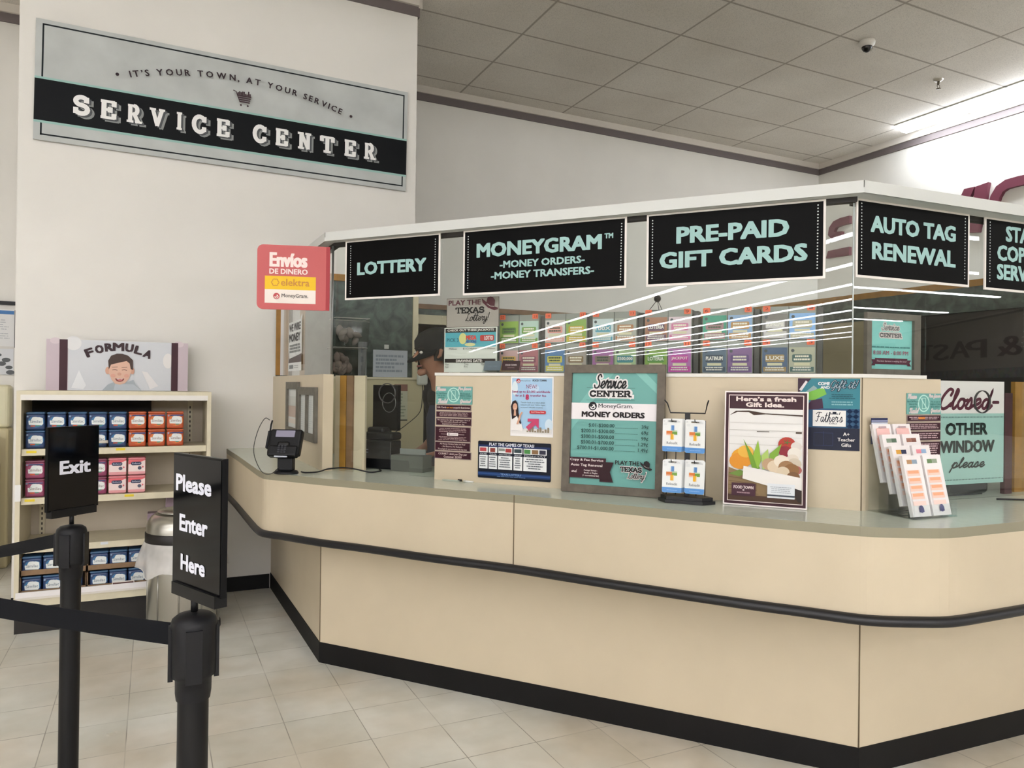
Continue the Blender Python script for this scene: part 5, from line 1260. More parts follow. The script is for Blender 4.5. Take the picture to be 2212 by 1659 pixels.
# white pen and its holder strip against the upstand
q = pA(.82, -.035, CT)
b = MB(); M = frame(pA(.75, -.012, CT + .001), (DA.x, DA.y, 0)); b.box(0, 0, 0, .095, .006, .011, P('#aab2a4', .4), M); b.tube([M @ Vector((.085, .006, .006)), M @ Vector((.105, .006, .006))], .005, BK, 8); 
tag(b.build('pen_holder'), 'grey green pen holder strip at the foot of the upstand', 'pen holder')
b = MB(); b.tube([pA(.868, -.02, CT + .0055), pA(.895, -.032, CT + .0055), pA(.925, -.03, CT + .0055)], [.005, .0055, .003], P('#e6e6e0', .35), 8)
tag(b.build('pen'), 'short white pen lying beside the pen holder strip', 'pen')

# gift card rack
rk = pA(1.948, -.115, CT + .001)
M = frame(rk, (DA.x, DA.y, 0)) @ Matrix.Rotation(R(-90), 4, 'X') 
M = Matrix.Translation(rk) @ Matrix.Rotation(math.atan2(DA.y, DA.x), 4, 'Z')
RACKM = M
t = thing('card_rack', 'black wire countertop card rack with two empty hooks on top', 'rack', M)
RB = P('#141316', .35)
b = MB(); b.prism([(-.115, -.01), (-.075, -.062), (.075, -.062), (.115, -.01), (.06, .05), (-.06, .05)], 0, .012, RB); b.prism([(-.105, -.01), (-.07, -.054), (.07, -.054), (.105, -.01), (.055, .044), (-.055, .044)], .012, .026, RB); b.build('base', t)
b = MB(); b.box(-.010, -.006, .02, .010, .006, .362, RB); b.build('pole', t)
b = MB(); b.tube([(-.088, -.03, .412), (-.080, -.012, .398), (-.070, 0, .360), (.070, 0, .360), (.080, -.012, .398), (.088, -.03, .412)], .0028, RB, 8); b.build('top_hook', t)
for z in (.325, .162):
    b = MB()
    for x in (-.051, .041): b.tube([(x, .004, z), (x, -.058, z + .001), (x, -.063, z + .012)], .0018, RB, 6)
    b.tube([(-.07, .004, z), (.07, .004, z)], .0028, RB, 6); b.build('hook_bar', t)
b = MB()
for x in (-.086, -.048, .035, .070): b.tube([(x, .008, .018), (x, .008, .33)], .0018, RB, 6)
b.build('wire', t)
def gift_card(front):
    w_, h_ = .078, .132
    a = Art(0, 0, w_, h_, '#e9ebe9', .0008, .28, face=False); f = lambda u, v: (u * w_, v * h_)
    hx0, hx1, hy0, hy1 = .022, .056, .1185, .1255
    pts = a.rr(0, 0, w_, h_, .007); k = 12
    pts = pts[:12] if False else pts
    top = [(.0393, h_), (.0393, hy1), (hx1, hy1), (hx1, hy0), (hx0, hy0), (hx0, hy1), (.0387, hy1), (.0387, h_)]
    a.prism(pts[:12] + top + pts[12:], 0, .0008, P('#e9ebe9', .28, spec=.25))
    a.poly([f(.0, .04), f(.06, 0), f(.94, 0), f(1, .04), f(1, .16), f(0, .16)], '#5b93d0')
    if front:
        a.text('Reloadit', *f(.22, .225), *f(.78, .305), '#6f7377', .015)
        for (u0, v0, u1, v1, c) in ((.42, .64, .49, .80, '#a9c4e0'), (.46, .64, .60, .80, '#5a86bc'), (.20, .54, .50, .63, '#d87c3e'), (.20, .50, .42, .535, '#e8b8a0'), (.5, .52, .76, .61, '#6f9a40'), (.5, .62, .76, .645, '#b5cfa0'), (.42, .37, .55, .54, '#e2a824'), (.56, .37, .60, .54, '#efd28c')): a.rect(*f(u0, v0), *f(u1, v1), c)
        a.greek(*f(.06, .80), *f(.34, .88), 3, '#c9cdd0', 3, .3); a.greek(*f(.6, .88), *f(.94, .96), 3, '#b5b9bc', 4, .35); a.greek(*f(.25, .06), *f(.8, .10), 1, '#8fb6e2', 5, .5, True, .95)
        a.border(*f(.06, .91), *f(.12, .95), .0008, '#a9adb0')
    return a
n_lay = 4
fr_a = gift_card(True); bk_a = gift_card(False)
CARDS = {}
for (nm, x, z, rz) in (('upper left', -.090, .205, 2), ('upper right', .002, .203, -3), ('lower left', -.090, .040, 3), ('lower right', .002, .042, -5)):
    for k in range(n_lay):
        Mx = RACKM @ Matrix.Translation((x, -.052 + .0075 * k - (.004 if nm == 'lower right' else 0), z)) @ Matrix.Rotation(R(rz * (1 - .3 * k)), 4, 'Z') @ Matrix.Rotation(R(90 - (7 if 'lower' in nm else 3)), 4, 'X')
        Mx = Mx @ Matrix.Translation((.0025 * k * (-1 if 'right' in nm else 1), 0, 0))
        a = fr_a if k == 0 else bk_a
        key = k == 0
        if key in CARDS: o = CARDS[key].copy(); COL.objects.link(o); o.matrix_world = Mx
        else: o = a.build('gift_card', None, Mx); CARDS[key] = o
        tag(o, ('front white and blue reload card on the %s hook of the black rack' % nm) if k == 0 else ('white reload card, %s behind the front one on the %s hook' % (('', 'first', 'second', 'third')[k], nm)), 'gift card', 'reload cards on the black rack')

# play slip holder: acrylic steps with eight pads of slips
q = pR(.025, -.205, CT + .001)
t = thing('slip_holder', 'clear acrylic stepped play slip holder on the right end of the counter', 'holder', frame(q, (DR.x, DR.y, 0)))
ACR = glass_mat('acrylic', (.95, .97, .97, 1), 1.45)
SM = frame(q, (DR.x, DR.y, 0))      # local x right, y up, z outwards
b = MB()
b.box(-.006, 0, -.195, .215, .003, .012, ACR)
for (x0_, x1_) in ((-.006, -.003), (.209, .212)):
    b.add([(x0_, .003, .012), (x0_, .003, -.19), (x0_, .30, -.19), (x0_, .06, .008)], [(0, 1, 2, 3)], ACR); b.add([(x1_, .003, .012), (x1_, .003, -.19), (x1_, .30, -.19), (x1_, .06, .008)], [(3, 2, 1, 0)], ACR)
b.box(-.006, .003, .009, .212, .05, .012, ACR)
STEPS = ((.0, .0035, .213), (-.045, .036, .249), (-.088, .075, .286), (-.130, .112, .328))
for (zb, yb, top) in STEPS[1:]: b.box(-.003, .003, zb - .014, .209, yb, zb + .002, ACR)
b.build('holder_body', t)
HEADS = [('#b58a62', '#8fa0b0', '#6d8a5e', '#93a08a'), ('#d8a03c', '#2c3252', '#e8909a', '#9ab8d8'), ('#8b9a86', '#5f7560', '#a0705e', '#8a5a4c'), ('#f0b4ae', '#e6c4c0', '#eab4a4', '#d8a090')]
def slip_pad(i, j):
    w_, h_ = .092, .222
    a = Art(0, 0, w_, h_, '#f0eae8', .014, .4); f = lambda u, v: (u * w_, v * h_)
    c0, c1 = HEADS[i][2 * j], HEADS[i][2 * j + 1]
    a.rect(*f(.2, .86), *f(.48, .93), c0); a.rect(*f(.48, .86), *f(.76, .93), c1)
    for k in range(4): 
        a.rect(*f(.1, .66 - .125 * k), *f(.80, .755 - .125 * k), '#f4cdbc'); a.rect(*f(.16, .70 - .125 * k), *f(.74, .75 - .125 * k), '#f0ad86')
    a.rect(*f(.1, .18), *f(.80, .25), '#f5d6cb'); a.rect(*f(.36, .07), *f(.62, .14), '#4d4c7c'); a.ell(*f(.49, .12), .011, .014, '#4d4c7c', 10)
    if i == 3: a.rect(*f(.12, .60), *f(.85, .92), '#f2c4bd'); a.rect(*f(.3, .93), *f(.7, .96), '#b8a0a4')
    return a
for i, (zb, yb, top) in enumerate(STEPS):
    for j in range(2):
        a = slip_pad(i, j)
        lean = math.atan2(.05, .213)
        Mx = SM @ Matrix.Translation((.001 + j * .104, yb + .0005, zb - .012)) @ Matrix.Rotation(-lean, 4, 'X')
        row = ('front', 'second', 'third', 'rearmost')[i]
        tag(a.build('slip_pad', None, Mx), '%s pad of lottery play slips in the %s step of the acrylic holder' % (('left', 'right')[j], row), 'play slips', 'play slips in the acrylic holder')
a = Art(0, 0, .085, .10, '#2e3358', .002, .4); a.rect(.0, .07, .085, .083, '#cfd2dc'); a.rect(0, .085, .085, .092, '#8d92b0')
tag(a.build('booklet', None, SM @ Matrix.Translation((.001, .255, -.186))), 'navy booklet standing behind the rearmost play slips', 'booklet')
# thin white cord at the right
b = MB(); b.tube(smooth3([pR(.80, .02, CT + .005), pR(1.0, -.06, CT + .005), pR(1.3, -.03, CT + .005), pR(1.7, .02, CT + .005)]), .004, CABLE, 8); tag(b.build('power_cord'), 'black cord lying on the counter right of the Closed sign', 'cord')

# ================================================================= INSIDE THE BOOTH
# lottery ticket dispensers in columns on the ledge
GREYP = P('#8f918a', .35); SMOKE = P('#3a3834', .4)
TCOL = [[('#8fae52', '#5f8a3a', 22), ('#b9d0c4', '#7aa356', 21), ('#c9a7a4', '#d9b060', 24), ('#b0747a', '#8c5a68', 23)],
        [('#d5cfcb', '#e09a90', 18), ('#8fae5a', '#c8a83c', 17), ('#5d82ad', '#c8c060', 20), ('#a39a92', '#8a7458', 19)],
        [('#c9d6d8', '#5aa0b4', 14), ('#a9aaa0', '#b07a52', 13), ('#a0689a', '#8a7a70', 16), ('#9db48a', '#4a8a92', 15)],
        [('#a5745c', '#6d5068', 10), ('#d8c4cc', '#d07aa0', 9), ('#7fa04a', '#5f8f4a', 12), ('#b070ac', '#c04a9c', 11)],
        [('#3f9a80', '#a07a80', 6), ('#8aa8cc', '#b88a54', 5), ('#5f6f80', '#46525f', 8), ('#83648f', '#6a5480', 7)],
        [('#77726f', '#c9c4c4', 2), ('#86b0e2', '#b9b29a', 1), ('#536682', '#a48a60', 4), ('#b3b29c', '#4f6a68', 3)]]
WORDS = {10: 'LOTERIA', 12: 'LOTERIA', 15: '$500,000', 11: 'JACKPOT', 8: 'PLATINUM', 4: 'LUXE', 14: '100X', 2: 'SUPREME'}
S0 = [.937, 1.184, 1.427, 1.680, 1.942, 2.195]
LZ = RT + .0145
for ci, s0 in enumerate(S0):
    wd2 = .1085
    for k in range(4):
        col, row = k % 2, k // 2
        base, acc, num = TCOL[ci][k]
        z0 = LZ + (.150 if row == 0 else .006); h_ = .142
        sx = s0 + col * wd2
        t = thing('ticket_dispenser', 'x', 'ticket dispenser', fA(sx, z0, .205), 'lottery ticket dispensers behind the glass')
        rw = 'upper' if row == 0 else 'lower'
        t['label'] = 'clear lottery ticket dispenser with orange tag %d in the %s row' % (num, rw)
        b = MB(); b.box(.001, 0, -.075, wd2 - .0015, h_ - .001, -.002, GREYP); b.build('case', t)
        a = Art(.003, .003, wd2 - .004, .110, base, .001, .3); W_, H_ = wd2 - .007, .107; f = lambda u, v: (.003 + u * W_, .003 + v * H_)
        rd = random.Random(num)
        a.rect(*f(.04, .03), *f(.96, .2 + .1 * rd.random()), acc); a.rrect(*f(.12, .42), *f(.88, .72), .006, acc)
        a.rect(*f(.2, .28), *f(.8, .38), '#d5cfae'); a.ell(*f(.14, .87), .007, .007, '#4f5558', 10)
        if num in WORDS: a.text(WORDS[num], *f(.14, .50), *f(.86, .66), '#e6e2da', .03)
        else: a.greek(*f(.18, .46), *f(.82, .70), 2, '#ece4d2' if num % 2 else '#4c5a4a', num, .6, True, .8)
        a.greek(*f(.1, .06), *f(.9, .24), 2, '#e2ded4', num + 40, .55, True, .85)
        a.build('ticket', t, Matrix.Translation((.003, .003, -.001)))
        a = Art(0, 0, .030, .024, '#f2714e', .0012, .5, radius=.003); a.text(str(num), .007, .006, .023, .018, '#7a3028', .01)
        tx = .004 if col == 0 else wd2 - .036
        a.build('number_tag', t, Matrix.Translation((tx, h_ - .022, .0015)))
    q = fA(s0 + .2195, LZ, .225)
    b = MB(); b.box(0, 0, -.05, .022, .285, .0, SMOKE)
    tag(b.build('dispenser_post', None, q), 'dark upright post right of the dispensers numbered %d and %d' % (TCOL[ci][1][2], TCOL[ci][3][2]), 'post', 'posts between the ticket dispensers')
# acrylic lottery sign and jackpot board behind the glass
a = Art(.676, 1.767, .972, 1.914, '#a89f98', .003, .2); a.border(.676, 1.767, .972, 1.914, .002, '#4a3a38'); lottery_logo(a, .688, 1.780, .966, 1.906, '#5a2232', '#171414', '#5a2232', glow='#b5aca6')
a.mats and None
tag(a.hang('lottery_sign', fA(.676, 1.767, .13)), 'greyish lottery sign with a maroon cowboy hat behind the glass', 'sign')
a = Art(.668, LZ + .004, .966, 1.766, '#dadbd3', .004, .25); x0, z0, x1, z1 = .668, LZ + .004, .966, 1.766; W, H = x1 - x0, z1 - z0; f = lambda u, v: (x0 + u * W, z0 + v * H)
a.rect(*f(.02, .885), *f(.98, .975), '#2a2422'); a.text('CHECK OUT THESE JACKPOTS', *f(.06, .90), *f(.94, .96), '#d9d2cc', .05)
a.rect(*f(.02, .565), *f(.98, .885), '#54a9b8'); a.text('PICK 3', *f(.05, .68), *f(.28, .76), '#2f6a78', .03); a.ell(*f(.36, .75), .022, .028, '#d6d28a'); a.text('MEGA', *f(.42, .72), *f(.62, .82), '#d0453a', .06); a.text('MILLIONS', *f(.42, .65), *f(.62, .71), '#3e4c9a', .03); a.ell(*f(.5, .615), .03, .009, '#d9d59a'); a.rrect(*f(.69, .69), *f(.95, .82), .006, '#b8403c'); a.text('LOTTO', *f(.77, .71), *f(.93, .80), '#e8e4e0', .03)
for (tx, u0, u1) in (('Million', .10, .25), ('$112 Million', .37, .64), ('$07.5 Million', .70, .97)): a.text(tx, *f(u0, .50), *f(u1, .545), '#5d5a56', .0)
a.rect(*f(.02, .215), *f(.98, .30), '#2a2422'); a.text('DRAWING DATE:', *f(.24, .225), *f(.74, .285), '#d9d2cc', .05)
for (tx, u0, v0, u1, v1) in (('Mon', .03, .155, .1, .2), ('Sat', .03, .10, .1, .14), ('Tues', .40, .16, .48, .205), ('Fri', .40, .105, .46, .15), ('Mon', .72, .155, .8, .2)): a.text(tx, *f(u0, v0), *f(u1, v1), '#5d5a56', .0)
tag(a.hang('jackpot_board', fA(.668, LZ + .004, .125)), 'white jackpot board with a turquoise band standing behind the glass', 'sign')
M = frame(pA(.905, .085, LZ), (DA.x, DA.y, 0), (-NA.x * .35, -NA.y * .35, 1))
b = MB(); b.box(0, 0, -.003, .205, .052, 0, ACR); b.box(0, 0, 0, .205, .012, .006, ACR); tag(b.build('card_stand', None, M), 'clear acrylic stand holding two gift cards on the ledge', 'stand')
a = Art(0, 0, .092, .050, '#66727e', .001, .35); a.text('FOOD TOWN', .02, .018, .07, .026, '#7d8a96', 0); tag(a.build('gift_card', None, M @ Matrix.Translation((.005, .0125, .001))), 'slate blue gift card on the ledge stand, its left card', 'gift card', 'gift cards on the ledge')
a = Art(0, 0, .095, .050, '#3c2028', .001, .35); a.text('FOOD TOWN', .018, .024, .078, .034, '#d6c4c4', .03); a.greek(.03, .012, .07, .018, 1, '#8d7478', 3, .6, True, .9); tag(a.build('gift_card', None, M @ Matrix.Translation((.102, .0125, .001))), 'maroon gift card with pale lettering on the ledge stand, its right card', 'gift card', 'gift cards on the ledge')
t = thing('webcam', 'small dark webcam with thin wire legs on the ticket dispensers', 'camera', fA(1.70, LZ + .294, .24))
b = MB(); b.lathe([(0, -.018), (.013, -.012), (.017, 0), (.012, .012), (0, .017)], BK, 12, c=(.03, .055, 0)); b.build('camera_head', t)
b = MB()
for q_ in ((-.01, 0, 0), (.04, .0, .01), (.05, .0, -.02)): b.tube([(.03, .05, 0), q_], .0014, BK2, 6)
b.box(-.015, -.002, -.025, .06, .001, .02, BK2); b.build('legs', t)
# framed hours sign on the right ledge
x0, z0, x1, z1 = .187, LZ + .001, .496, 1.797
t = thing('framed_hours_sign', 'grey wood framed teal opening hours sign behind the right glass', 'framed sign', fR(x0, z0, .165)); W, H = x1 - x0, z1 - z0
fm2 = P('#7b7268', .6, noise=.3, scale=25); b = MB(); e = .026
for (p, q_, r_, s_) in ((0, 0, W, e), (0, H - e, W, H), (0, e, e, H - e), (W - .038, e, W, H - e)): b.box(p, q_, 0, r_, s_, .018, fm2)
b.build('frame', t)
a = Art(0, 0, W - .064, H - .052, '#8ed0ca', .003, .3); w_, h_ = W - .064, H - .052; f = lambda u, v: (u * w_, v * h_)
a.word('Service', *f(.28, .78), *f(.70, .94), '#d8d2d0', font=SCRIPT, wd=.15, slant=.2, grow=.008); a.word('Service', *f(.28, .78), *f(.70, .94), '#7d7a7c', font=SCRIPT, wd=.09, slant=.2)
a.word('CENTER', *f(.23, .64), *f(.76, .73), '#e2d6d4', wd=.26, grow=.009); a.word('CENTER', *f(.23, .64), *f(.76, .73), '#5f5a5c', wd=.24)
a.text('for your convenience, open every day', *f(.04, .425), *f(.96, .46), '#4f8a88', .0) if False else a.greek(*f(.04, .42), *f(.96, .47), 1, '#4f8a88', 3, .5, True, .98)
a.text('8:00 AM - 8:00 PM', *f(.08, .29), *f(.90, .37), '#a8506a', .01)
a.poly([f(.03, .07), f(.12, .07), f(.12, .10), f(.88, .10), f(.88, .07), f(.97, .07), f(.93, .13), f(.97, .19), f(.88, .19), f(.88, .22), f(.12, .22), f(.12, .19), f(.03, .19), f(.07, .13)], '#5a2a3c')
a.text('The best Service is waiting for you!', *f(.15, .135), *f(.85, .18), '#e0ccd0', .0, shear=.25)
a.build('print', t, Matrix.Translation((e, e, .002)))
# desk behind the first window and what stands on it
# b = MB(); b.prism([tuple(mitre(.47)[1]), tuple(pA(.9, .47).xy), tuple(pA(.9, 1.0).xy), tuple(pA(-.25, 1.0).xy)], 0, .90, P('#5f5a50', .6)); tag(b.build('work_desk'), 'plain work desk inside the booth behind the lottery window', 'desk')
fI = lambda s, z, o: fA(s, z, o)
t = thing('monitor', 'black monitor seen from behind through the lottery window', 'monitor', fI(.035, CT + .001, .40))
b = MB(); b.box(.0, .20, -.03, .17, .46, .0, P('#050506', .4, spec=.3)); b.build('screen_back', t); b = MB(); b.box(.06, .0, -.03, .11, .22, -.01, BK2); b.box(.01, 0, -.055, .16, .012, .03, BK2); b.build('stand', t)
b = MB(); n = 30; b.tube([(.115 + .045 * math.cos(2 * math.pi * k / n), .36 + .055 * math.sin(2 * math.pi * k / n), .006) for k in range(n + 1)], .0022, P('#8d8f8c', .3, metal=.6), 6, cap=False); b.build('cable_loop', t)
t = thing('receipt_printer', 'black ticket printer on the desk behind the lottery window', 'printer', fI(.095, CT + .001, .23))
b = MB(); b.bbox(0, 0, -.10, .185, .155, 0, P('#0a0b0d', .4, spec=.3), .008, 2); b.build('body', t)
b = MB(); b.bbox(-.005, .157, -.10, .19, .20, -.005, P('#090a0c', .45, spec=.3), .015, 3); b.bbox(.0, .19, -.10, .11, .225, -.03, P('#0d0e11', .45), .012, 2); b.add([(0, .157, -.1), (0, .157, -.1001), (.001, .157, -.1)], [(0, 1, 2)], P('#101215', .45)); b.build('cover', t)
b = MB(); b.box(.012, .10, .001, .035, .106, .004, P('#8d939a', .4)); b.box(.012, .085, .001, .035, .091, .004, P('#8d939a', .4)); b.build('indicator', t)
b = MB(); M = fI(.30, CT + .001, .20); b.box(0, 0, -.09, .20, .085, 0, P('#575a52', .5)); b.box(.01, .085, -.08, .17, .115, -.07, P('#878b86', .5)); tag(b.build('till_box', None, M), 'grey cash till box on the desk behind the notice strips', 'till')
b = MB(); M = fI(.055, CT + .001, .20)
b.box(0, 0, -.02, .035, .120, 0, P('#cfd2d8', .6), M); b.add([M @ Vector(v) for v in ((.037, .0, -.004), (.058, .0, .0), (.062, .10, .002), (.040, .112, -.004), (.037, .0, -.02), (.058, 0, -.016), (.062, .1, -.014), (.04, .112, -.02))], [(0, 1, 2, 3), (7, 6, 5, 4), (0, 4, 5, 1), (1, 5, 6, 2), (2, 6, 7, 3), (3, 7, 4, 0)], P('#c3c7cc', .6))
tag(b.build('paper_stack'), 'upright bundle of white papers beside the ticket printer', 'papers')
# low cabinet along the sign wall inside the booth
b = MB(); b.box(1.03, 5.2, 0, 1.80, YW - .04, 1.515, P('#c3b996', .5)); b.box(1.02, 5.19, 1.515, 1.81, YW - .038, 1.53, P('#d5ccb0', .45)); tag(b.build('storage_cabinet'), 'cream storage cabinet against the sign wall inside the booth', 'cabinet')
CLEAR = glass_mat('clear_plastic', (.86, .85, .84, 1), 1.5, .05)
for (x0_, x1_, z0_, z1_, nm) in ((1.137, 1.366, 1.534, 1.735, 'lower'), (1.150, 1.382, 1.741, 1.945, 'upper')):
    t = thing('plastic_bin', '%s of two clear plastic bins stacked on the cream cabinet' % nm, 'bin', Matrix.Translation((x0_, 5.22, z0_)), 'clear bins on the cabinet')
    w_, h_ = x1_ - x0_, z1_ - z0_
    b = MB(); b.box(0, 0, 0, w_, .2, .003, CLEAR); b.add([(0, 0, 0), (w_, 0, 0), (w_ + .01, -.01, h_), (-.0, -.01, h_), (0, .2, 0), (w_, .2, 0), (w_ + .01, .21, h_), (0, .21, h_)], [(0, 1, 2, 3), (5, 4, 7, 6), (4, 0, 3, 7), (1, 5, 6, 2)], CLEAR)
    b.tube([(0, -.01, h_), (w_ + .01, -.01, h_), (w_ + .01, .21, h_), (0, .21, h_), (0, -.01, h_)], .003, P('#b5b0ab', .3), 6); b.build('shell', t)
    b = MB(); 
    WR = P('#a3958e' if nm == 'lower' else '#b3aca7', .45, bump=.6, scale=18)
    rd = random.Random(11 if nm == 'lower' else 12)
    for q_ in range(14):
        px_, pz_ = .05 + (w_ - .10) * rd.random(), .045 + .09 * rd.random()
        b.lathe([(0, -.02), (.03, -.014), (.045, 0), (.03, .014), (0, .02)], WR, 10, axis=Matrix.Translation((px_, .08 + .05 * rd.random(), pz_)) @ Matrix.Rotation(rd.random() * 3, 4, 'X') @ Matrix.Rotation(rd.random() * 3, 4, 'Y'), sx=.9)
    pass; b.build('plastic_wrap', t)
def sheet(x0_, x1_, z0_, z1_, y, label, rows, hx='#b7bcc4'):
    a = Art(x0_, z0_, x1_, z1_, hx, .002, .4); a.greek(x0_ + .02, z0_ + .03, x1_ - .02, z1_ - .03, rows, '#8d95a0', int(x0_ * 50), .6); tag(a.hang('paper_sheet', fW(x0_, z0_, y)), label, 'paper', 'paper sheets on the cabinet')
sheet(1.418, 1.674, 1.532, 1.726, 5.21, 'printed grey blue sheet standing right of the clear bins', 5)
sheet(1.345, 1.408, 1.532, 1.788, 5.35, 'narrow pale sheet standing behind the clear bins', 3, '#aab0b4')
b = MB(); b.box(0, 0, 0, .033, .03, .004, P('#cfd0ca', .4)); tag(b.build('paper_tag', None, fW(1.50, 1.735, 5.212)), 'small white tag clipped above the printed sheet', 'tag')
a = Art(1.574, 1.215, 1.674, 1.48, '#bfbfa8', .002, .5); a.rect(1.574, 1.43, 1.674, 1.48, '#8a6458'); a.rect(1.58, 1.44, 1.615, 1.475, '#b7aca0'); a.greek(1.58, 1.24, 1.668, 1.42, 8, '#8f9480', 3, .5); a.rect(1.574, 1.215, 1.674, 1.224, '#35352c'); tag(a.hang('price_list', fW(1.574, 1.215, 5.198)), 'pale price list posted on the front of the cream cabinet', 'notice')
b = MB(); b.bbox(0, 0, 0, .075, .085, .05, P('#c5c7be', .4), .015, 3); b.tube([Vector(q_) for q_ in smooth3([(.04, .0, .03), (.035, -.1, .04), (.0, -.2, .08), (-.12, -.29, .12), (-.2, -.33, .16)])], .003, BK, 6); tag(b.build('cable_box', None, fW(1.735, 1.475, 5.186)), 'white cable box with a black lead at the cabinet corner', 'box')
# dark shelving in the back office doorway
t = thing('office_shelving', 'dark shelving full of clutter seen through the back office doorway', 'shelving', Matrix.Translation((1.75, 8.2, 0)))
b = MB(); b.box(0, 0, 0, 2.2, .4, 2.02, P('#1c1715', .6)); b.build('carcass', t); b = MB(); b.box(0, -.01, 1.94, 2.2, .02, 1.97, P('#d8cfc4', .4)); b.box(.1, -.06, 1.0, .9, 0, 1.6, P('#4a3a36', .7)); b.box(1.0, -.05, 1.2, 1.7, 0, 1.8, P('#3a302c', .7)); b.build('shelf_board', t)

# ================================================================= FAR LEFT
t = thing('bulletin_board', 'black framed bulletin board of papers beyond the sign wall', 'bulletin board', frame((-2.4, YF - .001, 1.52), (1, 0, 0)))
b = MB(); b.box(0, .565, 0, 1.40, .595, .03, BK); b.box(1.384, .22, 0, 1.402, .525, .02, BK); b.box(0, 0, 0, 1.40, .565, .012, P('#cfccc6', .6)); b.build('board', t)
a = Art(1.0, .23, 1.384, .53, '#dcdcda', .001, .5); a.rect(1.0, .49, 1.38, .52, '#4a7ab0'); a.greek(1.02, .25, 1.36, .47, 12, '#a9adb0', 4, .3); a.build('paper', t, Matrix.Translation((1.0, .23, .013)))
a = Art(1.0, .0, 1.38, .21, '#d3d5d8', .001, .5)
for (u, v, r1) in ((1.33, .12, .03), (1.30, .09, .03), (1.35, .06, .025), (1.28, .16, .02), (1.36, .02, .03)): a.ell(u, v, r1, r1 * .6, '#5f6264')
a.build('flyer', t, Matrix.Translation((1.0, 0, .013)))
b = MB(); b.bbox(-1.20, 6.95, 0, -1.01, 7.16, 1.10, P('#c9bd94', .5), .02, 2); b.bbox(-1.17, 6.98, 1.10, -1.012, 7.14, 1.44, P('#dcd6b4', .45), .03, 3); tag(b.build('newspaper_box'), 'cream newspaper box at the left edge beyond the sign wall', 'box')
for k, hx in enumerate(('#8a9098', '#c8b0a8', '#d8a89a', '#b8787c', '#4f8a8c')):
    b = MB(); b.box(-1.5, 6.62, .83 + k * .045, -1.085, 6.90, .872 + k * .045, P(hx, .6)); tag(b.build('magazine_bundle'), ('grey', 'pale pink', 'salmon', 'dusty red', 'teal')[k] + ' bundle in the magazine pile at the left edge', 'magazines', 'magazine pile at the left edge')
b = MB(); b.box(-1.55, 6.58, 0, -1.06, 6.93, .828, P('#c9b795', .6)); tag(b.build('magazine_stand'), 'cream stand under the magazine pile at the left edge', 'stand')
# ================================================================= THE CLERK
SKIN = P('#a5745c', .5, noise=.06, scale=30); BLACKC = P('#141215', .8, noise=.2, scale=60); NAVY = P('#232840', .85, noise=.25, scale=40); HAIR = P('#2a211d', .7)
HX, HY = 1.655, 4.115
fac = Vector((-.985, -.17, 0)).normalized()
PM = Matrix.Translation((HX, HY, 0)) @ Matrix.Rotation(math.atan2(fac.y, fac.x) + R(90), 4, 'Z')    # local -y is forward
person = thing('person', 'clerk in black cap and dark top looking down behind the lottery window', 'person', PM)
def skin(name, verts, edges, root, mat, sub=2, parent=None, extra=None):
    me = bpy.data.meshes.new(name); me.from_pydata([v[0] for v in verts], edges, []); o = bpy.data.objects.new(name, me); COL.objects.link(o)
    md = o.modifiers.new('skin', 'SKIN'); md.use_smooth_shade = True; md.branch_smoothing = .6
    for i, v in enumerate(verts):
        d = me.skin_vertices[0].data[i]; r_ = v[1]; d.radius = r_ if isinstance(r_, tuple) else (r_, r_); d.use_root = (i == root)
    sb = o.modifiers.new('sub', 'SUBSURF'); sb.levels = sub; sb.render_levels = sub
    bpy.context.view_layer.update()
    ev = o.evaluated_get(bpy.context.evaluated_depsgraph_get()); m2 = bpy.data.meshes.new_from_object(ev)
    vs = [tuple(v.co) for v in m2.vertices]; fs = [tuple(p.vertices) for p in m2.polygons]
    bpy.data.objects.remove(o); bpy.data.meshes.remove(me); bpy.data.meshes.remove(m2)
    b = MB(); b.add(vs, fs, mat, True)
    if extra: extra(b)
    return b.build(name, parent)
V = []; E_ = []
def v(p, r_, link=None):
    V.append((p, r_)); i = len(V) - 1
    if link is not None: E_.append((link, i))
    return i
pel = v((0, .02, .98), (.15, .11)); sp1 = v((0, .0, 1.14), (.13, .10), pel); ch = v((0, -.05, 1.33), (.155, .115), sp1); nb = v((0, -.11, 1.475), (.075, .07), ch)
nk = v((0, -.15, 1.545), (.055, .055), nb)
j1 = v((0, -.205, 1.60), (.070, .075), nk); h1 = v((0, -.205, 1.665), (.078, .092), j1); h2 = v((0, -.19, 1.73), (.076, .090), h1); h3 = v((0, -.18, 1.765), (.05, .06), h2)
for sd in (-1, 1):
    sh = v((sd * .17, -.09, 1.425), .068, nb); el = v((sd * .25, .03, 1.17), .047, sh); mid = v((sd * .20, -.07, 1.13), .045, el); wr = v((sd * .14, -.16, 1.10), .029, mid)
    pm = v((sd * .12, -.20, 1.095), (.030, .018), wr); pk = v((sd * .105, -.25, 1.085), (.036, .016), pm)
    for k in range(4):
        off = (k - 1.5) * .019; ln = (.028, .034, .032, .024)[k]
        a1 = v((sd * (.10 + off * .95), -.285, 1.078), .0095, pk); a2 = v((sd * (.095 + off), -.285 - ln, 1.064), .009, a1); v((sd * (.09 + off), -.295 - ln * 1.6, 1.046), .0078, a2)
    t1 = v((sd * .082, -.22, 1.082), .0115, pm); t2 = v((sd * .062, -.255, 1.068), .010, t1); v((sd * .06, -.28, 1.056), .0085, t2)
    hp = v((sd * .095, .02, .90), .095, pel); kn = v((sd * .105, .0, .50), .062, hp); an = v((sd * .11, .03, .10), .042, kn); v((sd * .115, -.11, .045), (.042, .03), an)
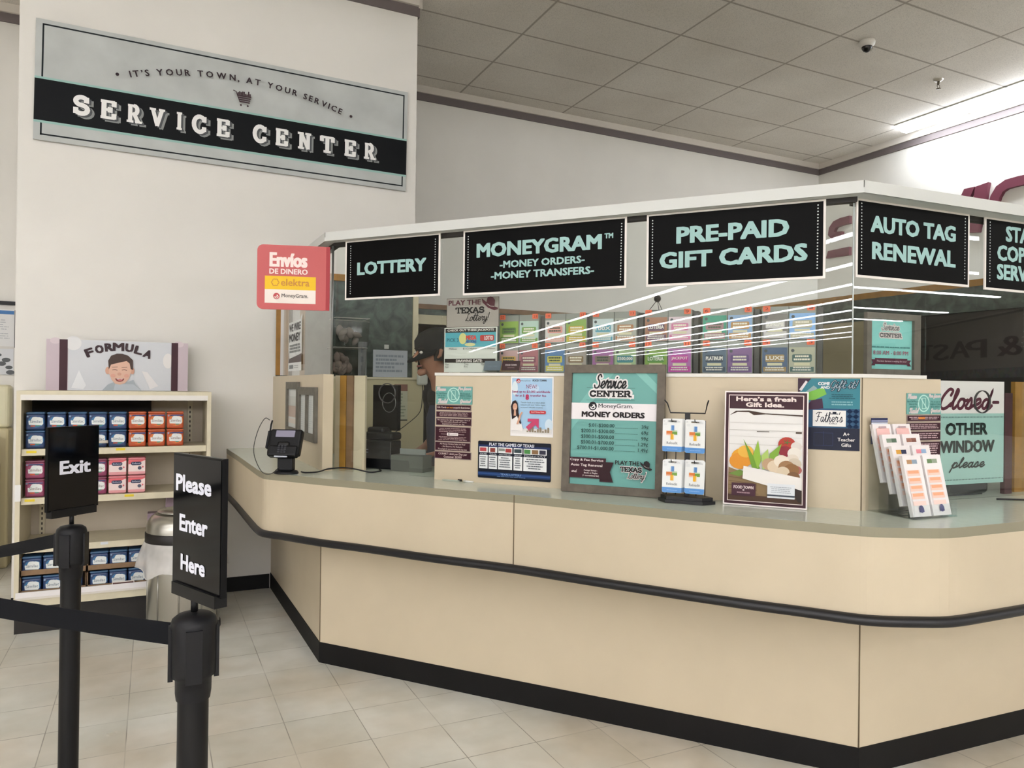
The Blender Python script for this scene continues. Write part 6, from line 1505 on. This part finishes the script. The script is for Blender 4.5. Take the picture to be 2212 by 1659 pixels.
def face(b):
    # nose, brows, eyes, mouth, ears of the bowed head
    for sd in (-1, 1):
        b.lathe([(0, -.011), (.009, -.006), (.012, 0), (.009, .006), (0, .011)], P('#e0d8d0', .3), 10, axis=Matrix.Translation((sd * .031, -.285, 1.66)))
        b.lathe([(0, -.006), (.006, 0), (0, .006)], P('#2a1c16', .3), 8, axis=Matrix.Translation((sd * .031, -.294, 1.656)))
        b.tube([(sd * .05, -.275, 1.682), (sd * .032, -.292, 1.686), (sd * .014, -.292, 1.682)], .005, HAIR, 6)
        b.tube([(sd * .078, -.20, 1.685), (sd * .092, -.19, 1.675), (sd * .090, -.195, 1.645), (sd * .078, -.205, 1.632)], [.008, .012, .011, .006], SKIN, 8)
    b.tube([(0, -.285, 1.67), (0, -.306, 1.64), (0, -.314, 1.622), (0, -.295, 1.612)], [.009, .012, .015, .010], SKIN, 8)
    b.tube([(-.024, -.279, 1.585), (0, -.291, 1.583), (.024, -.279, 1.585)], [.004, .007, .004], P('#8a5048', .5), 8)
    b.tube([(-.03, -.255, 1.552), (0, -.272, 1.548), (.03, -.255, 1.552)], [.016, .022, .016], SKIN, 8)
skin('body', V, E_, pel, SKIN, 2, person, face)
# clothes
V = []; E_ = []
a0 = v((0, .02, .92), (.165, .125)); a1 = v((0, .0, 1.12), (.150, .118), a0); a2 = v((0, -.05, 1.33), (.172, .132), a1); a3 = v((0, -.115, 1.49), (.088, .082), a2)
for sd in (-1, 1):
    s1 = v((sd * .175, -.09, 1.425), .082, a3); v((sd * .242, .0, 1.225), .064, s1)
skin('black_top', V, E_, a1, BLACKC, 2, person)
V = []; E_ = []
p0 = v((0, .02, .96), (.165, .125)); 
for sd in (-1, 1):
    q0 = v((sd * .10, .02, .86), .105, p0); q1 = v((sd * .107, .005, .5), .080, q0); v((sd * .112, .03, .10), .068, q1)
skin('trousers', V, E_, p0, NAVY, 2, person)
b = MB()
prof = [(-.155, 1.02), (-.165, 1.15), (-.15, 1.28), (-.08, 1.36)]
pts = []
for (x_, z_) in prof: pts.append([(x_ + (-2 * x_) * k / 8, -.135 - .05 * math.sin(math.pi * k / 8) - (.03 if z_ > 1.2 else 0) * .5, z_) for k in range(9)])
pts.insert(0, [(-.15 + .30 * k / 8, -.12 - .05 * math.sin(math.pi * k / 8), .80) for k in range(9)])
vs = sum(pts, []); n = len(pts)
b.add(vs + [(x_, y_ + .006, z_) for x_, y_, z_ in vs], [(i * 9 + k, i * 9 + k + 1, i * 9 + 10 + k, i * 9 + 9 + k) for i in range(n - 1) for k in range(8)] + [(n * 9 + i * 9 + k, n * 9 + i * 9 + 9 + k, n * 9 + i * 9 + 10 + k, n * 9 + i * 9 + k + 1) for i in range(n - 1) for k in range(8)], NAVY, True); b.build('apron', person)
for sd in (-1, 1):
    b = MB(); b.bbox(sd * .112 - .05, -.17, 0.001, sd * .112 + .05, .10, .095, P('#1a1a1c', .6), .03, 3); b.build('shoe', person)
CM = Matrix.Translation((0, -.185, 1.705)) @ Matrix.Rotation(R(22), 4, 'X')
b = MB(); b.lathe([(.094, -.02), (.098, .0), (.097, .03), (.088, .065), (.06, .092), (.02, .102), (0, .103)], P('#101113', .85), 28, axis=CM, sy=1.16)
vs = []; n = 12
for i in range(n + 1):
    t_ = R(200 + 140 * i / n)
    for (rr_, dz) in ((.094, 0), (.165, -.022)): vs.append(CM @ Vector((rr_ * math.cos(t_) * (1 if rr_ < .1 else .62), rr_ * math.sin(t_) * 1.16, dz - .006)))
for (dz) in (0, -.006): b.add([Vector((q.x, q.y, q.z + dz)) for q in vs], [(2 * i, 2 * i + 1, 2 * i + 3, 2 * i + 2) for i in range(n)], P('#101113', .85), True)
b.build('cap', person)
b = MB(); b.lathe([(.082, -.085), (.088, -.05), (.090, -.01)], HAIR, 24, axis=Matrix.Translation((0, -.165, 1.70)), sy=1.05); b.build('hair', person)
